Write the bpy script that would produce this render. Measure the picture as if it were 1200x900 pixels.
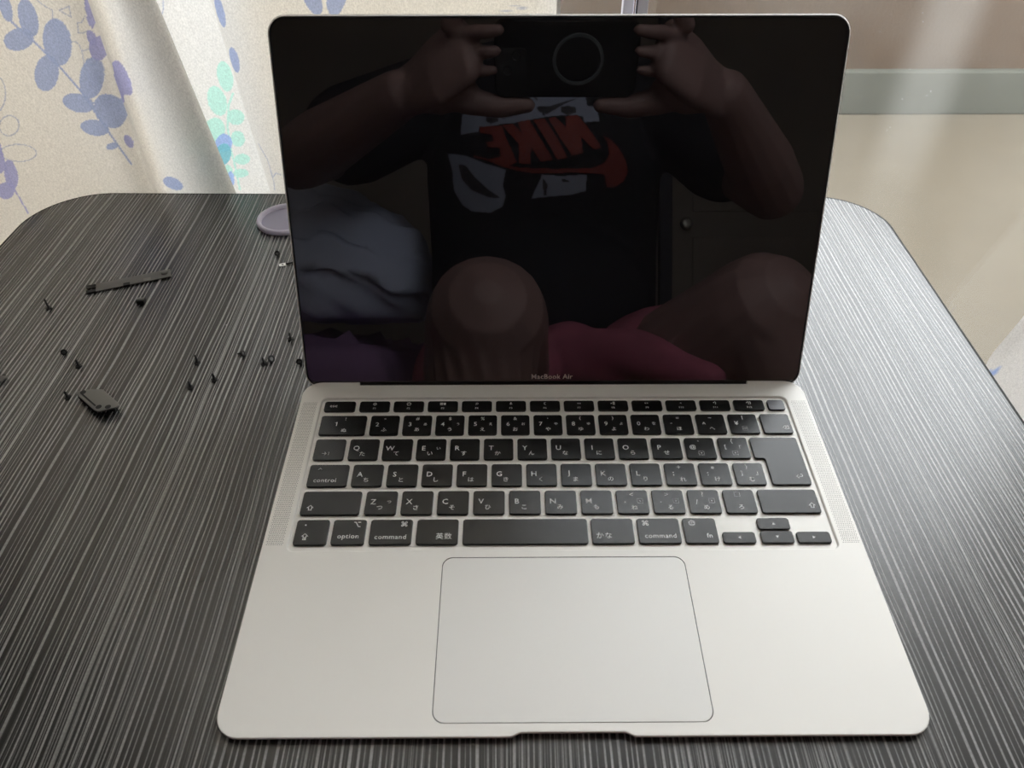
import bpy, bmesh, math, random
import numpy as np
from mathutils import Vector, Matrix
from mathutils.bvhtree import BVHTree

for _o in list(bpy.data.objects): bpy.data.objects.remove(_o)
SC = bpy.context.scene
COL = SC.collection
S = 0.001                      # everything below is written in millimetres
random.seed(7)

# ------------------------------------------------------------------ camera
RIGHT = Vector((0.9999849, -0.0054874, 0.0000595))
DOWN = Vector((-0.0036534, -0.6737882, -0.7389155))
FWD = Vector((0.0040949, 0.7389041, -0.6737981))
CAM = Vector((-27.1028, -137.3027, 328.2496))
cd = bpy.data.cameras.new('camera'); cam = bpy.data.objects.new('camera', cd); COL.objects.link(cam)
cd.sensor_fit = 'HORIZONTAL'; cd.sensor_width = 36.0; cd.lens = 898.49 / 1200 * 36.0
cd.dof.use_dof = True; cd.dof.focus_distance = 0.50; cd.dof.aperture_fstop = 24
cd.clip_start = 0.003; cd.clip_end = 100
cam.matrix_world = Matrix(((RIGHT.x, -DOWN.x, -FWD.x, CAM.x*S), (RIGHT.y, -DOWN.y, -FWD.y, CAM.y*S),
                           (RIGHT.z, -DOWN.z, -FWD.z, CAM.z*S), (0, 0, 0, 1)))
SC.camera = cam
# ------------------------------------------------------------------ sky, daylight, exposure
w = bpy.data.worlds.new('sky'); SC.world = w; w.use_nodes = True
bg = w.node_tree.nodes['Background']
bg.inputs[0].default_value = (0.935, 0.975, 1.0, 1)      # even overcast sky
bg.inputs[1].default_value = 9.7
pl = bpy.data.lights.new('window_portal', 'AREA'); pl.shape = 'RECTANGLE'; pl.size = 2.2; pl.size_y = 1.8
pl.cycles.is_portal = True
po = bpy.data.objects.new('window_portal', pl); COL.objects.link(po)
po.location = (0.1, 0.62, 0.55); po.rotation_euler = (math.radians(-90), 0, 0)   # a portal: faces into the room
SC.view_settings.view_transform = 'Standard'; SC.view_settings.look = 'None'
SC.view_settings.gamma = 1; SC.view_settings.use_curve_mapping = False
SC.view_settings.exposure = 0.0
SC.cycles.max_bounces = 10; SC.cycles.diffuse_bounces = 5; SC.cycles.glossy_bounces = 5
SC.cycles.transmission_bounces = 6; SC.cycles.transparent_max_bounces = 12
SC.cycles.sample_clamp_indirect = 8

# ------------------------------------------------------------------ materials
def nt(name):
    m = bpy.data.materials.new(name); m.use_nodes = True
    return m, m.node_tree, m.node_tree.nodes, m.node_tree.links
def setin(b, **k):
    for a, v in k.items(): b.inputs[a.replace('_', ' ')].default_value = v
def mat(name, col, rough=0.5, metal=0.0, spec=0.5, var=0.0, vscale=40, bump=0.0, bscale=400, rvar=0.0):
    m, t, n, l = nt(name); b = n['Principled BSDF']
    b.inputs['Base Color'].default_value = (*col, 1); b.inputs['Roughness'].default_value = rough
    b.inputs['Metallic'].default_value = metal; b.inputs['Specular IOR Level'].default_value = spec
    tc = n.new('ShaderNodeTexCoord')
    if var > 0 or rvar > 0:
        nz = n.new('ShaderNodeTexNoise'); nz.inputs['Scale'].default_value = vscale; nz.inputs['Detail'].default_value = 3
        l.new(tc.outputs['Object'], nz.inputs['Vector'])
        if var > 0:
            mx = n.new('ShaderNodeMix'); mx.data_type = 'RGBA'
            l.new(nz.outputs[0], mx.inputs['Factor'])
            mx.inputs[6].default_value = (*[c*(1-var) for c in col], 1); mx.inputs[7].default_value = (*[min(1, c*(1+var)) for c in col], 1)
            l.new(mx.outputs[2], b.inputs['Base Color'])
        if rvar > 0:
            mr = n.new('ShaderNodeMapRange'); l.new(nz.outputs[0], mr.inputs[0])
            mr.inputs[3].default_value = rough-rvar; mr.inputs[4].default_value = rough+rvar
            l.new(mr.outputs[0], b.inputs['Roughness'])
    if bump > 0:
        nz = n.new('ShaderNodeTexNoise'); nz.inputs['Scale'].default_value = bscale; nz.inputs['Detail'].default_value = 2
        l.new(tc.outputs['Object'], nz.inputs['Vector'])
        bp = n.new('ShaderNodeBump'); bp.inputs['Strength'].default_value = bump; bp.inputs['Distance'].default_value = 0.001
        l.new(nz.outputs[0], bp.inputs['Height']); l.new(bp.outputs[0], b.inputs['Normal'])
    return m

M = {}
M['alu'] = mat('silver_aluminium', (0.945, 0.925, 0.88), 0.45, 0.04, 0.5, bump=0.05, bscale=6000, rvar=0.03, vscale=25)
M['alu_dark'] = mat('hinge_grey', (0.03, 0.03, 0.032), 0.5)
M['pad'] = mat('trackpad_glass', (0.90, 0.89, 0.86), 0.38, 0.04, 0.5, bump=0.03, bscale=6000)
M['groove'] = mat('groove_dark', (0.05, 0.04, 0.035), 0.6)
M['key'] = mat('key_black', (0.010, 0.010, 0.0105), 0.20, 0, 0.36, bump=0.04, bscale=5000)
M['touch'] = mat('fingerprint_sensor_glass', (0.05, 0.05, 0.065), 0.30, 0, 0.6)
M['legend'] = mat('legend_white', (0.85, 0.85, 0.85), 0.6)
M['hole'] = mat('speaker_hole', (0.10, 0.09, 0.08), 0.8)
M['glass_black'] = mat('screen_glass', (0.013, 0.013, 0.015), 0.0, 0, 1.0)
M['bezel'] = mat('bezel_glass', (0.017, 0.016, 0.015), 0.0, 0, 1.0)
M['gasket'] = mat('rubber_gasket', (0.012, 0.012, 0.012), 0.6)
M['mark'] = mat('mark_grey', (0.85, 0.80, 0.76), 0.5)
M['screw'] = mat('screw_black', (0.007, 0.007, 0.007), 0.6, 0.0, 0.3)
M['socket'] = mat('screw_socket', (0.10, 0.10, 0.10), 0.5)
M['strip'] = mat('coated_strip', (0.11, 0.107, 0.10), 0.5, 0.2)
M['bracket'] = mat('coated_bracket', (0.12, 0.117, 0.11), 0.45, 0.3)
M['steel'] = mat('bright_steel', (0.8, 0.79, 0.76), 0.25, 0.9)
M['lav_rim'] = mat('lavender_rim', (0.60, 0.57, 0.70), 0.4)
M['lav_in'] = mat('lavender_inside', (0.34, 0.32, 0.44), 0.45)
M['trim'] = mat('table_edge_black', (0.012, 0.012, 0.012), 0.6, 0, 0.3)
M['metal_leg'] = mat('table_leg_black', (0.03, 0.03, 0.03), 0.4, 0.5)
M['frame'] = mat('window_aluminium', (0.72, 0.71, 0.80), 0.4, 0.1)
M['frame_gap'] = mat('frame_seal', (0.06, 0.06, 0.08), 0.7)
M['wallp'] = mat('wall_paper', (0.76, 0.73, 0.68), 0.9, var=0.04, vscale=8)
M['ceil'] = mat('ceiling_white', (0.75, 0.74, 0.71), 0.9)
M['floorw'] = mat('floor_wood', (0.30, 0.20, 0.12), 0.5, var=0.25, vscale=6)
M['brownp'] = mat('dark_brown_panel', (0.26, 0.22, 0.18), 0.55, var=0.15, vscale=5)
M['balc_floor'] = mat('balcony_floor', (0.138, 0.116, 0.083), 0.8, var=0.10, vscale=9, bump=0.2, bscale=300)
M['kerb'] = mat('kerb_grey_green', (0.085, 0.088, 0.070), 0.8, var=0.06, vscale=20)
M['parapet'] = mat('parapet_beige', (0.085, 0.050, 0.025), 0.85, var=0.10, vscale=14, bump=0.5, bscale=220)
M['skin'] = mat('skin', (0.25, 0.152, 0.140), 0.5, 0, 0.4, var=0.06, vscale=12, bump=0.1, bscale=500)
M['nail'] = mat('nail', (0.70, 0.47, 0.40), 0.3)
M['hair'] = mat('hair_black', (0.012, 0.010, 0.009), 0.45, var=0.3, vscale=200, bump=0.5, bscale=600)
M['shirt'] = mat('black_cotton', (0.014, 0.014, 0.017), 0.9, 0, 0.2, bump=0.3, bscale=900)
M['p_red'] = mat('print_red', (0.19, 0.022, 0.015), 0.7)
M['p_pale'] = mat('print_pale', (0.25, 0.27, 0.36), 0.7)
M['p_dark'] = mat('print_dark', (0.03, 0.025, 0.03), 0.8)
M['pink'] = mat('pink_cotton', (0.36, 0.10, 0.15), 0.9, 0, 0.2, var=0.55, vscale=22, bump=0.3, bscale=700)
M['white'] = mat('eye_white', (0.8, 0.8, 0.8), 0.3)
M['iris'] = mat('iris_brown', (0.03, 0.015, 0.01), 0.2)
M['lip'] = mat('lip', (0.24, 0.11, 0.105), 0.5)
M['phone'] = mat('phone_case_black', (0.008, 0.008, 0.009), 0.4)
M['phone_glass'] = mat('phone_glass', (0.02, 0.02, 0.022), 0.08)
M['ring'] = mat('grip_ring_grey', (0.20, 0.22, 0.24), 0.35, 0.5)
M['sheet'] = mat('pale_blue_sheet', (0.66, 0.72, 0.95), 0.9, 0, 0.2, var=0.06, vscale=10)
M['purple'] = mat('purple_blanket', (0.27, 0.16, 0.30), 0.95, 0, 0.2, var=0.3, vscale=16)
M['pouf'] = mat('grey_pouf', (0.20, 0.20, 0.21), 0.9)
M['ring_metal'] = mat('knob_metal', (0.6, 0.58, 0.55), 0.3, 0.9)

def make_table_mat():
    m, t, n, l = nt('black_streaked_laminate'); b = n['Principled BSDF']
    tc = n.new('ShaderNodeTexCoord')
    sp = n.new('ShaderNodeSeparateXYZ'); l.new(tc.outputs['Object'], sp.inputs[0])
    def math_(op, a, bb=None, c=None):
        q = n.new('ShaderNodeMath'); q.operation = op
        for i, v in enumerate((a, bb, c)):
            if v is None: continue
            if isinstance(v, (int, float)): q.inputs[i].default_value = v
            else: l.new(v, q.inputs[i])
        return q.outputs[0]
    def noise2(sx, sy, ox, detail=2, scale=1.0, rough=0.5):
        cx = n.new('ShaderNodeCombineXYZ')
        l.new(math_('MULTIPLY_ADD', sp.outputs[0], sx, ox), cx.inputs[0]); l.new(math_('MULTIPLY', sp.outputs[1], sy), cx.inputs[1])
        z = n.new('ShaderNodeTexNoise'); z.noise_dimensions = '2D'; z.inputs['Scale'].default_value = scale
        z.inputs['Detail'].default_value = detail; z.inputs['Roughness'].default_value = rough
        l.new(cx.outputs[0], z.inputs['Vector']); return z.outputs[0]
    # pale hair lines about 3 mm apart that wander slowly along the board
    wob = math_('MULTIPLY', math_('SUBTRACT', noise2(14, 5, 3.1, 2), 0.5), 0.006)
    xw = math_('ADD', sp.outputs[0], wob)
    def n1(freq, ox, yf=0.0):
        cx = n.new('ShaderNodeCombineXYZ')
        l.new(math_('MULTIPLY_ADD', xw, freq, ox), cx.inputs[0]); l.new(math_('MULTIPLY', sp.outputs[1], yf), cx.inputs[1])
        z = n.new('ShaderNodeTexNoise'); z.noise_dimensions = '2D'; z.inputs['Scale'].default_value = 1; z.inputs['Detail'].default_value = 0
        l.new(cx.outputs[0], z.inputs['Vector']); return z.outputs[0]
    def lines(freq, ox, jit, lo, hi):
        phs = math_('ADD', math_('MULTIPLY_ADD', xw, freq, ox), math_('MULTIPLY', n1(freq*0.33, ox, 0.6), jit))
        fr_ = math_('FRACT', phs); tri = math_('SUBTRACT', 1.0, math_('MULTIPLY', math_('ABSOLUTE', math_('SUBTRACT', fr_, 0.5)), 2.0))
        wn_ = n.new('ShaderNodeTexWhiteNoise'); wn_.noise_dimensions = '1D'; l.new(math_('FLOOR', phs), wn_.inputs['W'])
        r = n.new('ShaderNodeMapRange'); r.interpolation_type = 'SMOOTHSTEP'
        l.new(math_('ADD', tri, math_('MULTIPLY', math_('SUBTRACT', wn_.outputs[0], 0.5), 0.22)), r.inputs[0]); r.inputs[1].default_value = lo; r.inputs[2].default_value = hi
        amp = math_('MULTIPLY_ADD', wn_.outputs[0], 0.4, 0.6)
        return math_('MULTIPLY', r.outputs[0], amp)
    a = lines(340, 0.3, 1.7, 0.64, 0.82)
    dens = n.new('ShaderNodeMapRange'); l.new(n1(26, 4.0, 0.3), dens.inputs[0]); dens.inputs[1].default_value = 0.42; dens.inputs[2].default_value = 0.60
    c = lines(640, 7.7, 2.2, 0.62, 0.85)
    s = math_('MAXIMUM', a, math_('MULTIPLY', math_('MULTIPLY', c, dens.outputs[0]), 0.6))
    grain = noise2(900, 900, 0, 2)
    s = math_('MULTIPLY', s, math_('MULTIPLY_ADD', grain, 0.7, 0.62))
    mx = n.new('ShaderNodeMix'); mx.data_type = 'RGBA'; l.new(s, mx.inputs['Factor'])
    mx.inputs[6].default_value = (0.020, 0.019, 0.018, 1); mx.inputs[7].default_value = (0.30, 0.295, 0.29, 1)
    # a few pale dust specks lying on it
    vo = n.new('ShaderNodeTexVoronoi'); vo.inputs['Scale'].default_value = 55; l.new(tc.outputs['Object'], vo.inputs['Vector'])
    dst = math_('LESS_THAN', vo.outputs['Distance'], 0.028)
    gate = math_('GREATER_THAN', noise2(60, 60, 5, 0), 0.56)
    mx2 = n.new('ShaderNodeMix'); mx2.data_type = 'RGBA'; l.new(math_('MULTIPLY', dst, gate), mx2.inputs['Factor'])
    l.new(mx.outputs[2], mx2.inputs[6]); mx2.inputs[7].default_value = (0.42, 0.42, 0.41, 1)
    l.new(mx2.outputs[2], b.inputs['Base Color'])
    b.inputs['Roughness'].default_value = 0.27; b.inputs['Specular IOR Level'].default_value = 0.60
    bp = n.new('ShaderNodeBump'); bp.inputs['Strength'].default_value = 0.12; bp.inputs['Distance'].default_value = 0.0004
    l.new(s, bp.inputs['Height']); l.new(bp.outputs[0], b.inputs['Normal'])
    return m
M['table'] = make_table_mat()

def make_cloth(name, trans, attr=None, col=(0.8, 0.78, 0.72)):
    m, t, n, l = nt(name); n.remove(n['Principled BSDF']); out = n['Material Output']
    d = n.new('ShaderNodeBsdfDiffuse'); tr = n.new('ShaderNodeBsdfTranslucent'); ms = n.new('ShaderNodeMixShader')
    ms.inputs[0].default_value = trans
    if attr:
        a = n.new('ShaderNodeAttribute'); a.attribute_name = attr; csock = a.outputs['Color']
    else:
        a = n.new('ShaderNodeRGB'); a.outputs[0].default_value = (*col, 1); csock = a.outputs[0]
    tc = n.new('ShaderNodeTexCoord'); nz = n.new('ShaderNodeTexNoise'); nz.inputs['Scale'].default_value = 900; nz.inputs['Detail'].default_value = 2
    mp = n.new('ShaderNodeMapping'); mp.inputs['Scale'].default_value = (1, 1, 0.7); l.new(tc.outputs['Object'], mp.inputs[0]); l.new(mp.outputs[0], nz.inputs['Vector'])
    mr = n.new('ShaderNodeMapRange'); l.new(nz.outputs[0], mr.inputs[0]); mr.inputs[1].default_value = 0.3; mr.inputs[2].default_value = 0.7
    mr.inputs[3].default_value = 0.84; mr.inputs[4].default_value = 1.06
    mx = n.new('ShaderNodeMix'); mx.data_type = 'RGBA'; mx.blend_type = 'MULTIPLY'; mx.inputs['Factor'].default_value = 1
    l.new(csock, mx.inputs[6]); l.new(mr.outputs[0], mx.inputs[7])
    bp = n.new('ShaderNodeBump'); bp.inputs['Strength'].default_value = 0.35; bp.inputs['Distance'].default_value = 0.0006
    l.new(nz.outputs[0], bp.inputs['Height'])
    for s_ in (d, tr):
        l.new(mx.outputs[2], s_.inputs['Color'])
    l.new(bp.outputs[0], d.inputs['Normal'])
    l.new(d.outputs[0], ms.inputs[1]); l.new(tr.outputs[0], ms.inputs[2]); l.new(ms.outputs[0], out.inputs[0])
    return m
M['curtain'] = make_cloth('printed_curtain_cloth', 0.5, 'print')
M['added_backing'] = make_cloth('added_backing_cloth', 0.85, None, (0.97, 0.90, 0.79))

def make_pane():
    m, t, n, l = nt('dusty_window_glass'); n.remove(n['Principled BSDF']); out = n['Material Output']
    tr = n.new('ShaderNodeBsdfTransparent'); tr.inputs[0].default_value = (0.95, 0.95, 0.95, 1)
    gl = n.new('ShaderNodeBsdfGlossy'); gl.inputs['Roughness'].default_value = 0.02
    fr = n.new('ShaderNodeFresnel'); ge = n.new('ShaderNodeNewGeometry')
    io = n.new('ShaderNodeMapRange'); l.new(ge.outputs['Backfacing'], io.inputs[0]); io.inputs[3].default_value = 1.45; io.inputs[4].default_value = 1/1.45
    l.new(io.outputs[0], fr.inputs[0])
    m1 = n.new('ShaderNodeMixShader'); l.new(fr.outputs[0], m1.inputs[0]); l.new(tr.outputs[0], m1.inputs[1]); l.new(gl.outputs[0], m1.inputs[2])
    du = n.new('ShaderNodeBsdfTranslucent'); du.inputs[0].default_value = (0.75, 0.75, 0.72, 1)
    tc = n.new('ShaderNodeTexCoord')
    nz = n.new('ShaderNodeTexNoise'); nz.inputs['Scale'].default_value = 7; nz.inputs['Detail'].default_value = 4; l.new(tc.outputs['Object'], nz.inputs['Vector'])
    mr = n.new('ShaderNodeMapRange'); l.new(nz.outputs[0], mr.inputs[0]); mr.inputs[1].default_value = 0.35; mr.inputs[2].default_value = 0.75; mr.inputs[3].default_value = 0.008; mr.inputs[4].default_value = 0.05
    vo = n.new('ShaderNodeTexVoronoi'); vo.inputs['Scale'].default_value = 130; l.new(tc.outputs['Object'], vo.inputs['Vector'])
    lt = n.new('ShaderNodeMath'); lt.operation = 'LESS_THAN'; l.new(vo.outputs['Distance'], lt.inputs[0]); lt.inputs[1].default_value = 0.07
    g = n.new('ShaderNodeTexNoise'); g.inputs['Scale'].default_value = 40; l.new(tc.outputs['Object'], g.inputs['Vector'])
    gt = n.new('ShaderNodeMath'); gt.operation = 'GREATER_THAN'; l.new(g.outputs[0], gt.inputs[0]); gt.inputs[1].default_value = 0.56
    mu = n.new('ShaderNodeMath'); mu.operation = 'MULTIPLY'; l.new(lt.outputs[0], mu.inputs[0]); l.new(gt.outputs[0], mu.inputs[1])
    sc = n.new('ShaderNodeMath'); sc.operation = 'MULTIPLY_ADD'; l.new(mu.outputs[0], sc.inputs[0]); sc.inputs[1].default_value = 0.25; l.new(mr.outputs[0], sc.inputs[2])
    m2 = n.new('ShaderNodeMixShader'); l.new(sc.outputs[0], m2.inputs[0]); l.new(m1.outputs[0], m2.inputs[1]); l.new(du.outputs[0], m2.inputs[2])
    # pale upright band painted into the glass in place of a reflection
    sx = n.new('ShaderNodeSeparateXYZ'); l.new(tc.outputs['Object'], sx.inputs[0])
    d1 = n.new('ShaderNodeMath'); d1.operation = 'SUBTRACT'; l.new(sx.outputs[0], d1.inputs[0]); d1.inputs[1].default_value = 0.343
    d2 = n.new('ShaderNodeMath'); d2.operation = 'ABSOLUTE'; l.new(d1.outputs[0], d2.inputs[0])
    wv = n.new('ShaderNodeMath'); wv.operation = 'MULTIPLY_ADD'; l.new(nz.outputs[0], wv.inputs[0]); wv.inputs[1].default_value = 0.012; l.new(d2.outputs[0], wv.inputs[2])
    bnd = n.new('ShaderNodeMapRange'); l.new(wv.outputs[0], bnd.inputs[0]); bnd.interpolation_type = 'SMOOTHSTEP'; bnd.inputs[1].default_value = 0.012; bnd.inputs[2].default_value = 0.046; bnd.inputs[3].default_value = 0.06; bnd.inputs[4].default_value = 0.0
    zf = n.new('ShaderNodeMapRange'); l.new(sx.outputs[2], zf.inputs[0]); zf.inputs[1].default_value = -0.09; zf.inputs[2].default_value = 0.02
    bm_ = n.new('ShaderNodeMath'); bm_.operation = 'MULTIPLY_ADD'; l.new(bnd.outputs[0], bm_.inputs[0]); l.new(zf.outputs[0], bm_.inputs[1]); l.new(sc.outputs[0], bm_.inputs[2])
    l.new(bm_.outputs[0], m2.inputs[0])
    l.new(m2.outputs[0], out.inputs[0])
    return m
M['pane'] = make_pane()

# ------------------------------------------------------------------ helpers (millimetres in, metres out)
def tag(o, label=None, cat=None, group=None, kind=None):
    if label: o['label'] = label
    if cat: o['category'] = cat
    if group: o['group'] = group
    if kind: o['kind'] = kind
    return o
def empty(name, loc=(0, 0, 0), label=None, cat=None, group=None, kind=None, parent=None):
    o = bpy.data.objects.new(name, None); COL.objects.link(o); o.location = Vector(loc)*S; o.empty_display_size = 0.01
    if parent: o.parent = parent
    return tag(o, label, cat, group, kind)
def link_mesh(name, me, parent=None, loc=None):
    o = bpy.data.objects.new(name, me); COL.objects.link(o)
    if parent: o.parent = parent
    if loc is not None: o.location = Vector(loc)*S
    return o
def build(name, bm, m, parent=None, loc=None, smooth=False, sc=True):
    if sc: bmesh.ops.scale(bm, vec=(S, S, S), verts=bm.verts)
    bmesh.ops.recalc_face_normals(bm, faces=bm.faces)
    me = bpy.data.meshes.new(name); bm.to_mesh(me); bm.free()
    for mm in (m if isinstance(m, (list, tuple)) else [m]): me.materials.append(mm)
    if smooth:
        me.shade_smooth()
    return link_mesh(name, me, parent, loc)
def box(bm, x0, x1, y0, y1, z0, z1, bev=0, mi=0):
    v = [bm.verts.new((x, y, z)) for z in (z0, z1) for y in (y0, y1) for x in (x0, x1)]
    f = [bm.faces.new([v[i] for i in q]) for q in ((0, 2, 3, 1), (4, 5, 7, 6), (0, 1, 5, 4), (2, 6, 7, 3), (0, 4, 6, 2), (1, 3, 7, 5))]
    for q in f: q.material_index = mi
    if bev:
        es = list({e for q in f for e in q.edges})
        r = bmesh.ops.bevel(bm, geom=es, offset=bev, segments=2, profile=0.5, affect='EDGES')
        for q in r['faces']: q.material_index = mi
    return v
def mesh_box(name, m, parent, x0, x1, y0, y1, z0, z1, bev=0):
    bm = bmesh.new(); box(bm, x0, x1, y0, y1, z0, z1, bev); return build(name, bm, m, parent)
def rpoly(vs, r, inset=0.0, seg=5):
    """rounded, inset outline of a counter-clockwise polygon"""
    n = len(vs); P = [Vector((a[0], a[1])) for a in vs]
    dirs = [(P[(i+1) % n]-P[i]).normalized() for i in range(n)]
    Q = []
    for i in range(n):
        d0, d1 = dirs[i-1], dirs[i]; n0 = Vector((-d0.y, d0.x)); n1 = Vector((-d1.y, d1.x))
        den = 1+n0.dot(n1); Q.append(P[i]+(n0+n1)*inset/max(den, 1e-6))
    out = []
    for i in range(n):
        d0, d1 = dirs[i-1], dirs[i]; cr = d0.x*d1.y-d0.y*d1.x
        rr = (r[i] if isinstance(r, (list, tuple)) else r)
        rr = rr-inset if cr > 0 else rr+inset
        rr = max(rr, 0.02)
        ang = math.atan2(cr, d0.dot(d1)); k = rr*abs(math.tan(ang/2))
        a = Q[i]-d0*k; nn = Vector((-d0.y, d0.x))*(1 if ang > 0 else -1); c = a+nn*rr
        a0 = math.atan2((a-c).y, (a-c).x)
        for j in range(seg+1):
            t = a0+ang*j/seg; out.append((c.x+rr*math.cos(t), c.y+rr*math.sin(t)))
    return out
def rect(x0, x1, y0, y1): return [(x0, y0), (x1, y0), (x1, y1), (x0, y1)]
def ring(bm, pts, z): return [bm.verts.new((p[0], p[1], z(p[0], p[1]) if callable(z) else z)) for p in pts]
def bridge(bm, a, b, mi=0):
    n = len(a)
    for i in range(n):
        f = bm.faces.new((a[i], a[(i+1) % n], b[(i+1) % n], b[i])); f.material_index = mi
def cap(bm, r, mi=0):
    f = bm.faces.new(r); f.material_index = mi; return f
def slab(bm, vs, r, z0, z1, bev=0.25, seg=5, mi=0, bottom=True):
    a = ring(bm, rpoly(vs, r, 0, seg), z0); b = ring(bm, rpoly(vs, r, 0, seg), z1-bev); bridge(bm, a, b, mi)
    c = ring(bm, rpoly(vs, r, bev*0.3, seg), z1-bev*0.3); bridge(bm, b, c, mi)
    d = ring(bm, rpoly(vs, r, bev, seg), z1); bridge(bm, c, d, mi); cap(bm, d, mi)
    if bottom: cap(bm, list(reversed(a)), mi)
def fill_holes(bm, loops, mi=0):
    es = []
    for lp in loops:
        for i in range(len(lp)):
            a, b = lp[i], lp[(i+1) % len(lp)]
            e = bm.edges.get((a, b)) or bm.edges.new((a, b)); es.append(e)
    r = bmesh.ops.triangle_fill(bm, use_beauty=True, use_dissolve=False, edges=es)
    for f in r['geom']:
        if isinstance(f, bmesh.types.BMFace): f.material_index = mi
def lathe(bm, prof, seg=16, mi=0, cx=0, cy=0):
    rs = []
    for (r, z) in prof:
        rs.append([bm.verts.new((cx+r*math.cos(2*math.pi*i/seg), cy+r*math.sin(2*math.pi*i/seg), z)) for i in range(seg)])
    for a, b in zip(rs, rs[1:]): bridge(bm, a, b, mi)
    cap(bm, list(reversed(rs[0])), mi); cap(bm, rs[-1], mi)
def frame_of(d):
    d = d.normalized(); u = d.cross(Vector((0, 0, 1)));
    if u.length < 1e-3: u = d.cross(Vector((1, 0, 0)))
    u.normalize(); return u, d.cross(u).normalized()
def limb(bm, pts, rad, seg=14, flat=1.0, side=None):
    """tapered tube with round ends; flat squashes it along the second axis"""
    P = [Vector(p) for p in pts]
    Vs = []; 
    tang = [((P[min(i+1, len(P)-1)]-P[max(i-1, 0)])).normalized() for i in range(len(P))]
    rows = []
    u0 = side
    def sect(c, t, r):
        u, v = frame_of(t)
        if side is not None:
            u = (Vector(side)-t*Vector(side).dot(t)).normalized(); v = t.cross(u).normalized()
        return [bm.verts.new(c+u*(r*math.cos(2*math.pi*k/seg))+v*(r*flat*math.sin(2*math.pi*k/seg))) for k in range(seg)]
    t = tang[0]
    for a in (-0.98, -0.8, -0.45): rows.append(sect(P[0]+t*rad[0]*a*min(1, flat), t, rad[0]*math.sqrt(1-a*a)))
    for i in range(len(P)): rows.append(sect(P[i], tang[i], rad[i]))
    t = tang[-1]
    for a in (0.45, 0.8, 0.98): rows.append(sect(P[-1]+t*rad[-1]*a*min(1, flat), t, rad[-1]*math.sqrt(1-a*a)))
    for a, b in zip(rows, rows[1:]): bridge(bm, a, b)
    cap(bm, list(reversed(rows[0]))); cap(bm, rows[-1])
def ellipsoid(bm, c, rx, ry, rz, rot=None, sub=3):
    r = bmesh.ops.create_icosphere(bm, subdivisions=sub, radius=1.0)
    mtx = Matrix.Translation(Vector(c)) @ (rot.to_4x4() if rot else Matrix.Identity(4)) @ Matrix.Diagonal((rx, ry, rz, 1))
    bmesh.ops.transform(bm, matrix=mtx, verts=r['verts'])
def remeshed(name, bm, m, voxel, smooth_it, parent=None):
    """union of the shapes in bm as one continuous skin"""
    o = build(name, bm, m, parent, smooth=True)
    r = o.modifiers.new('r', 'REMESH'); r.mode = 'VOXEL'; r.voxel_size = voxel*S; r.use_smooth_shade = True
    if smooth_it:
        s = o.modifiers.new('s', 'SMOOTH'); s.factor = 0.5; s.iterations = smooth_it
    dg = bpy.context.evaluated_depsgraph_get(); dg.update()
    me = bpy.data.meshes.new_from_object(o.evaluated_get(dg))
    o.modifiers.clear(); old = o.data; o.data = me; me.name = name; bpy.data.meshes.remove(old)
    if not me.materials:
        me.materials.append(m)
    me.shade_smooth()
    return o

# ================================================================== THE SETTING
FZ = -400.0                     # room floor (table top is z = 0)
def st(name, m, x0, x1, y0, y1, z0, z1, parent=None, bev=0):
    o = mesh_box(name, M[m], parent, x0, x1, y0, y1, z0, z1, bev)
    if not parent: o['kind'] = 'structure'
    return o
RX0, RX1, RY0, WY, RZ1 = -1700, 1700, -2400, 500, 2000
WX0, WX1, WZ0, WZ1 = -760, 1150, FZ+15, 1450          # the sliding window's opening
st('floor', 'floorw', RX0, RX1, RY0, WY+100, FZ-60, FZ)
st('ceiling', 'ceil', RX0, RX1, RY0, WY+200, RZ1, RZ1+60)
st('wall_left', 'wallp', RX0-80, RX0, RY0, WY+200, FZ, RZ1)
st('wall_right', 'wallp', RX1, RX1+80, RY0, WY+200, FZ, RZ1)
st('wall_back', 'brownp', RX0, RX1, RY0-80, RY0, FZ, RZ1)
bm = bmesh.new()
Y0, Y1 = 512, 700
for a in ((RX0, WX0, FZ, RZ1), (WX1, RX1, FZ, RZ1), (WX0, WX1, WZ1, RZ1), (WX0, WX1, FZ, WZ0)):
    box(bm, a[0], a[1], Y0, Y1 if a[3] > 0 else 600, a[2], a[3])
wf = build('wall_front', bm, M['wallp']); wf['kind'] = 'structure'
# door in the back wall (a brown line in the screen's reflection)
dr = empty('door_1', (1000, RY0+20, FZ), kind='structure')
bm = bmesh.new(); box(bm, -380, 380, -18, 18, 0, 2000, 3); box(bm, -300, 300, 18, 26, 150, 900, 4); box(bm, -300, 300, 18, 26, 1000, 1850, 4)
build('door_panel', bm, M['brownp'], dr)
bm = bmesh.new(); box(bm, -430, -382, -18, 34, 0, 2050, 3); box(bm, 382, 430, -18, 34, 0, 2050, 3); box(bm, -430, 430, -18, 34, 2003, 2050, 3)
build('door_frame', bm, M['frame_gap'], dr)
bm = bmesh.new(); lathe(bm, [(4, 0), (11, 1), (11, 6), (8, 10), (24, 22), (24, 34), (12, 40)], 20)
bmesh.ops.rotate(bm, cent=(0, 0, 0), matrix=Matrix.Rotation(math.radians(-90), 3, 'X'), verts=bm.verts)
bmesh.ops.translate(bm, vec=(-330, 18, 950), verts=bm.verts); build('door_knob', bm, M['ring_metal'], dr, smooth=True)

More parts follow.
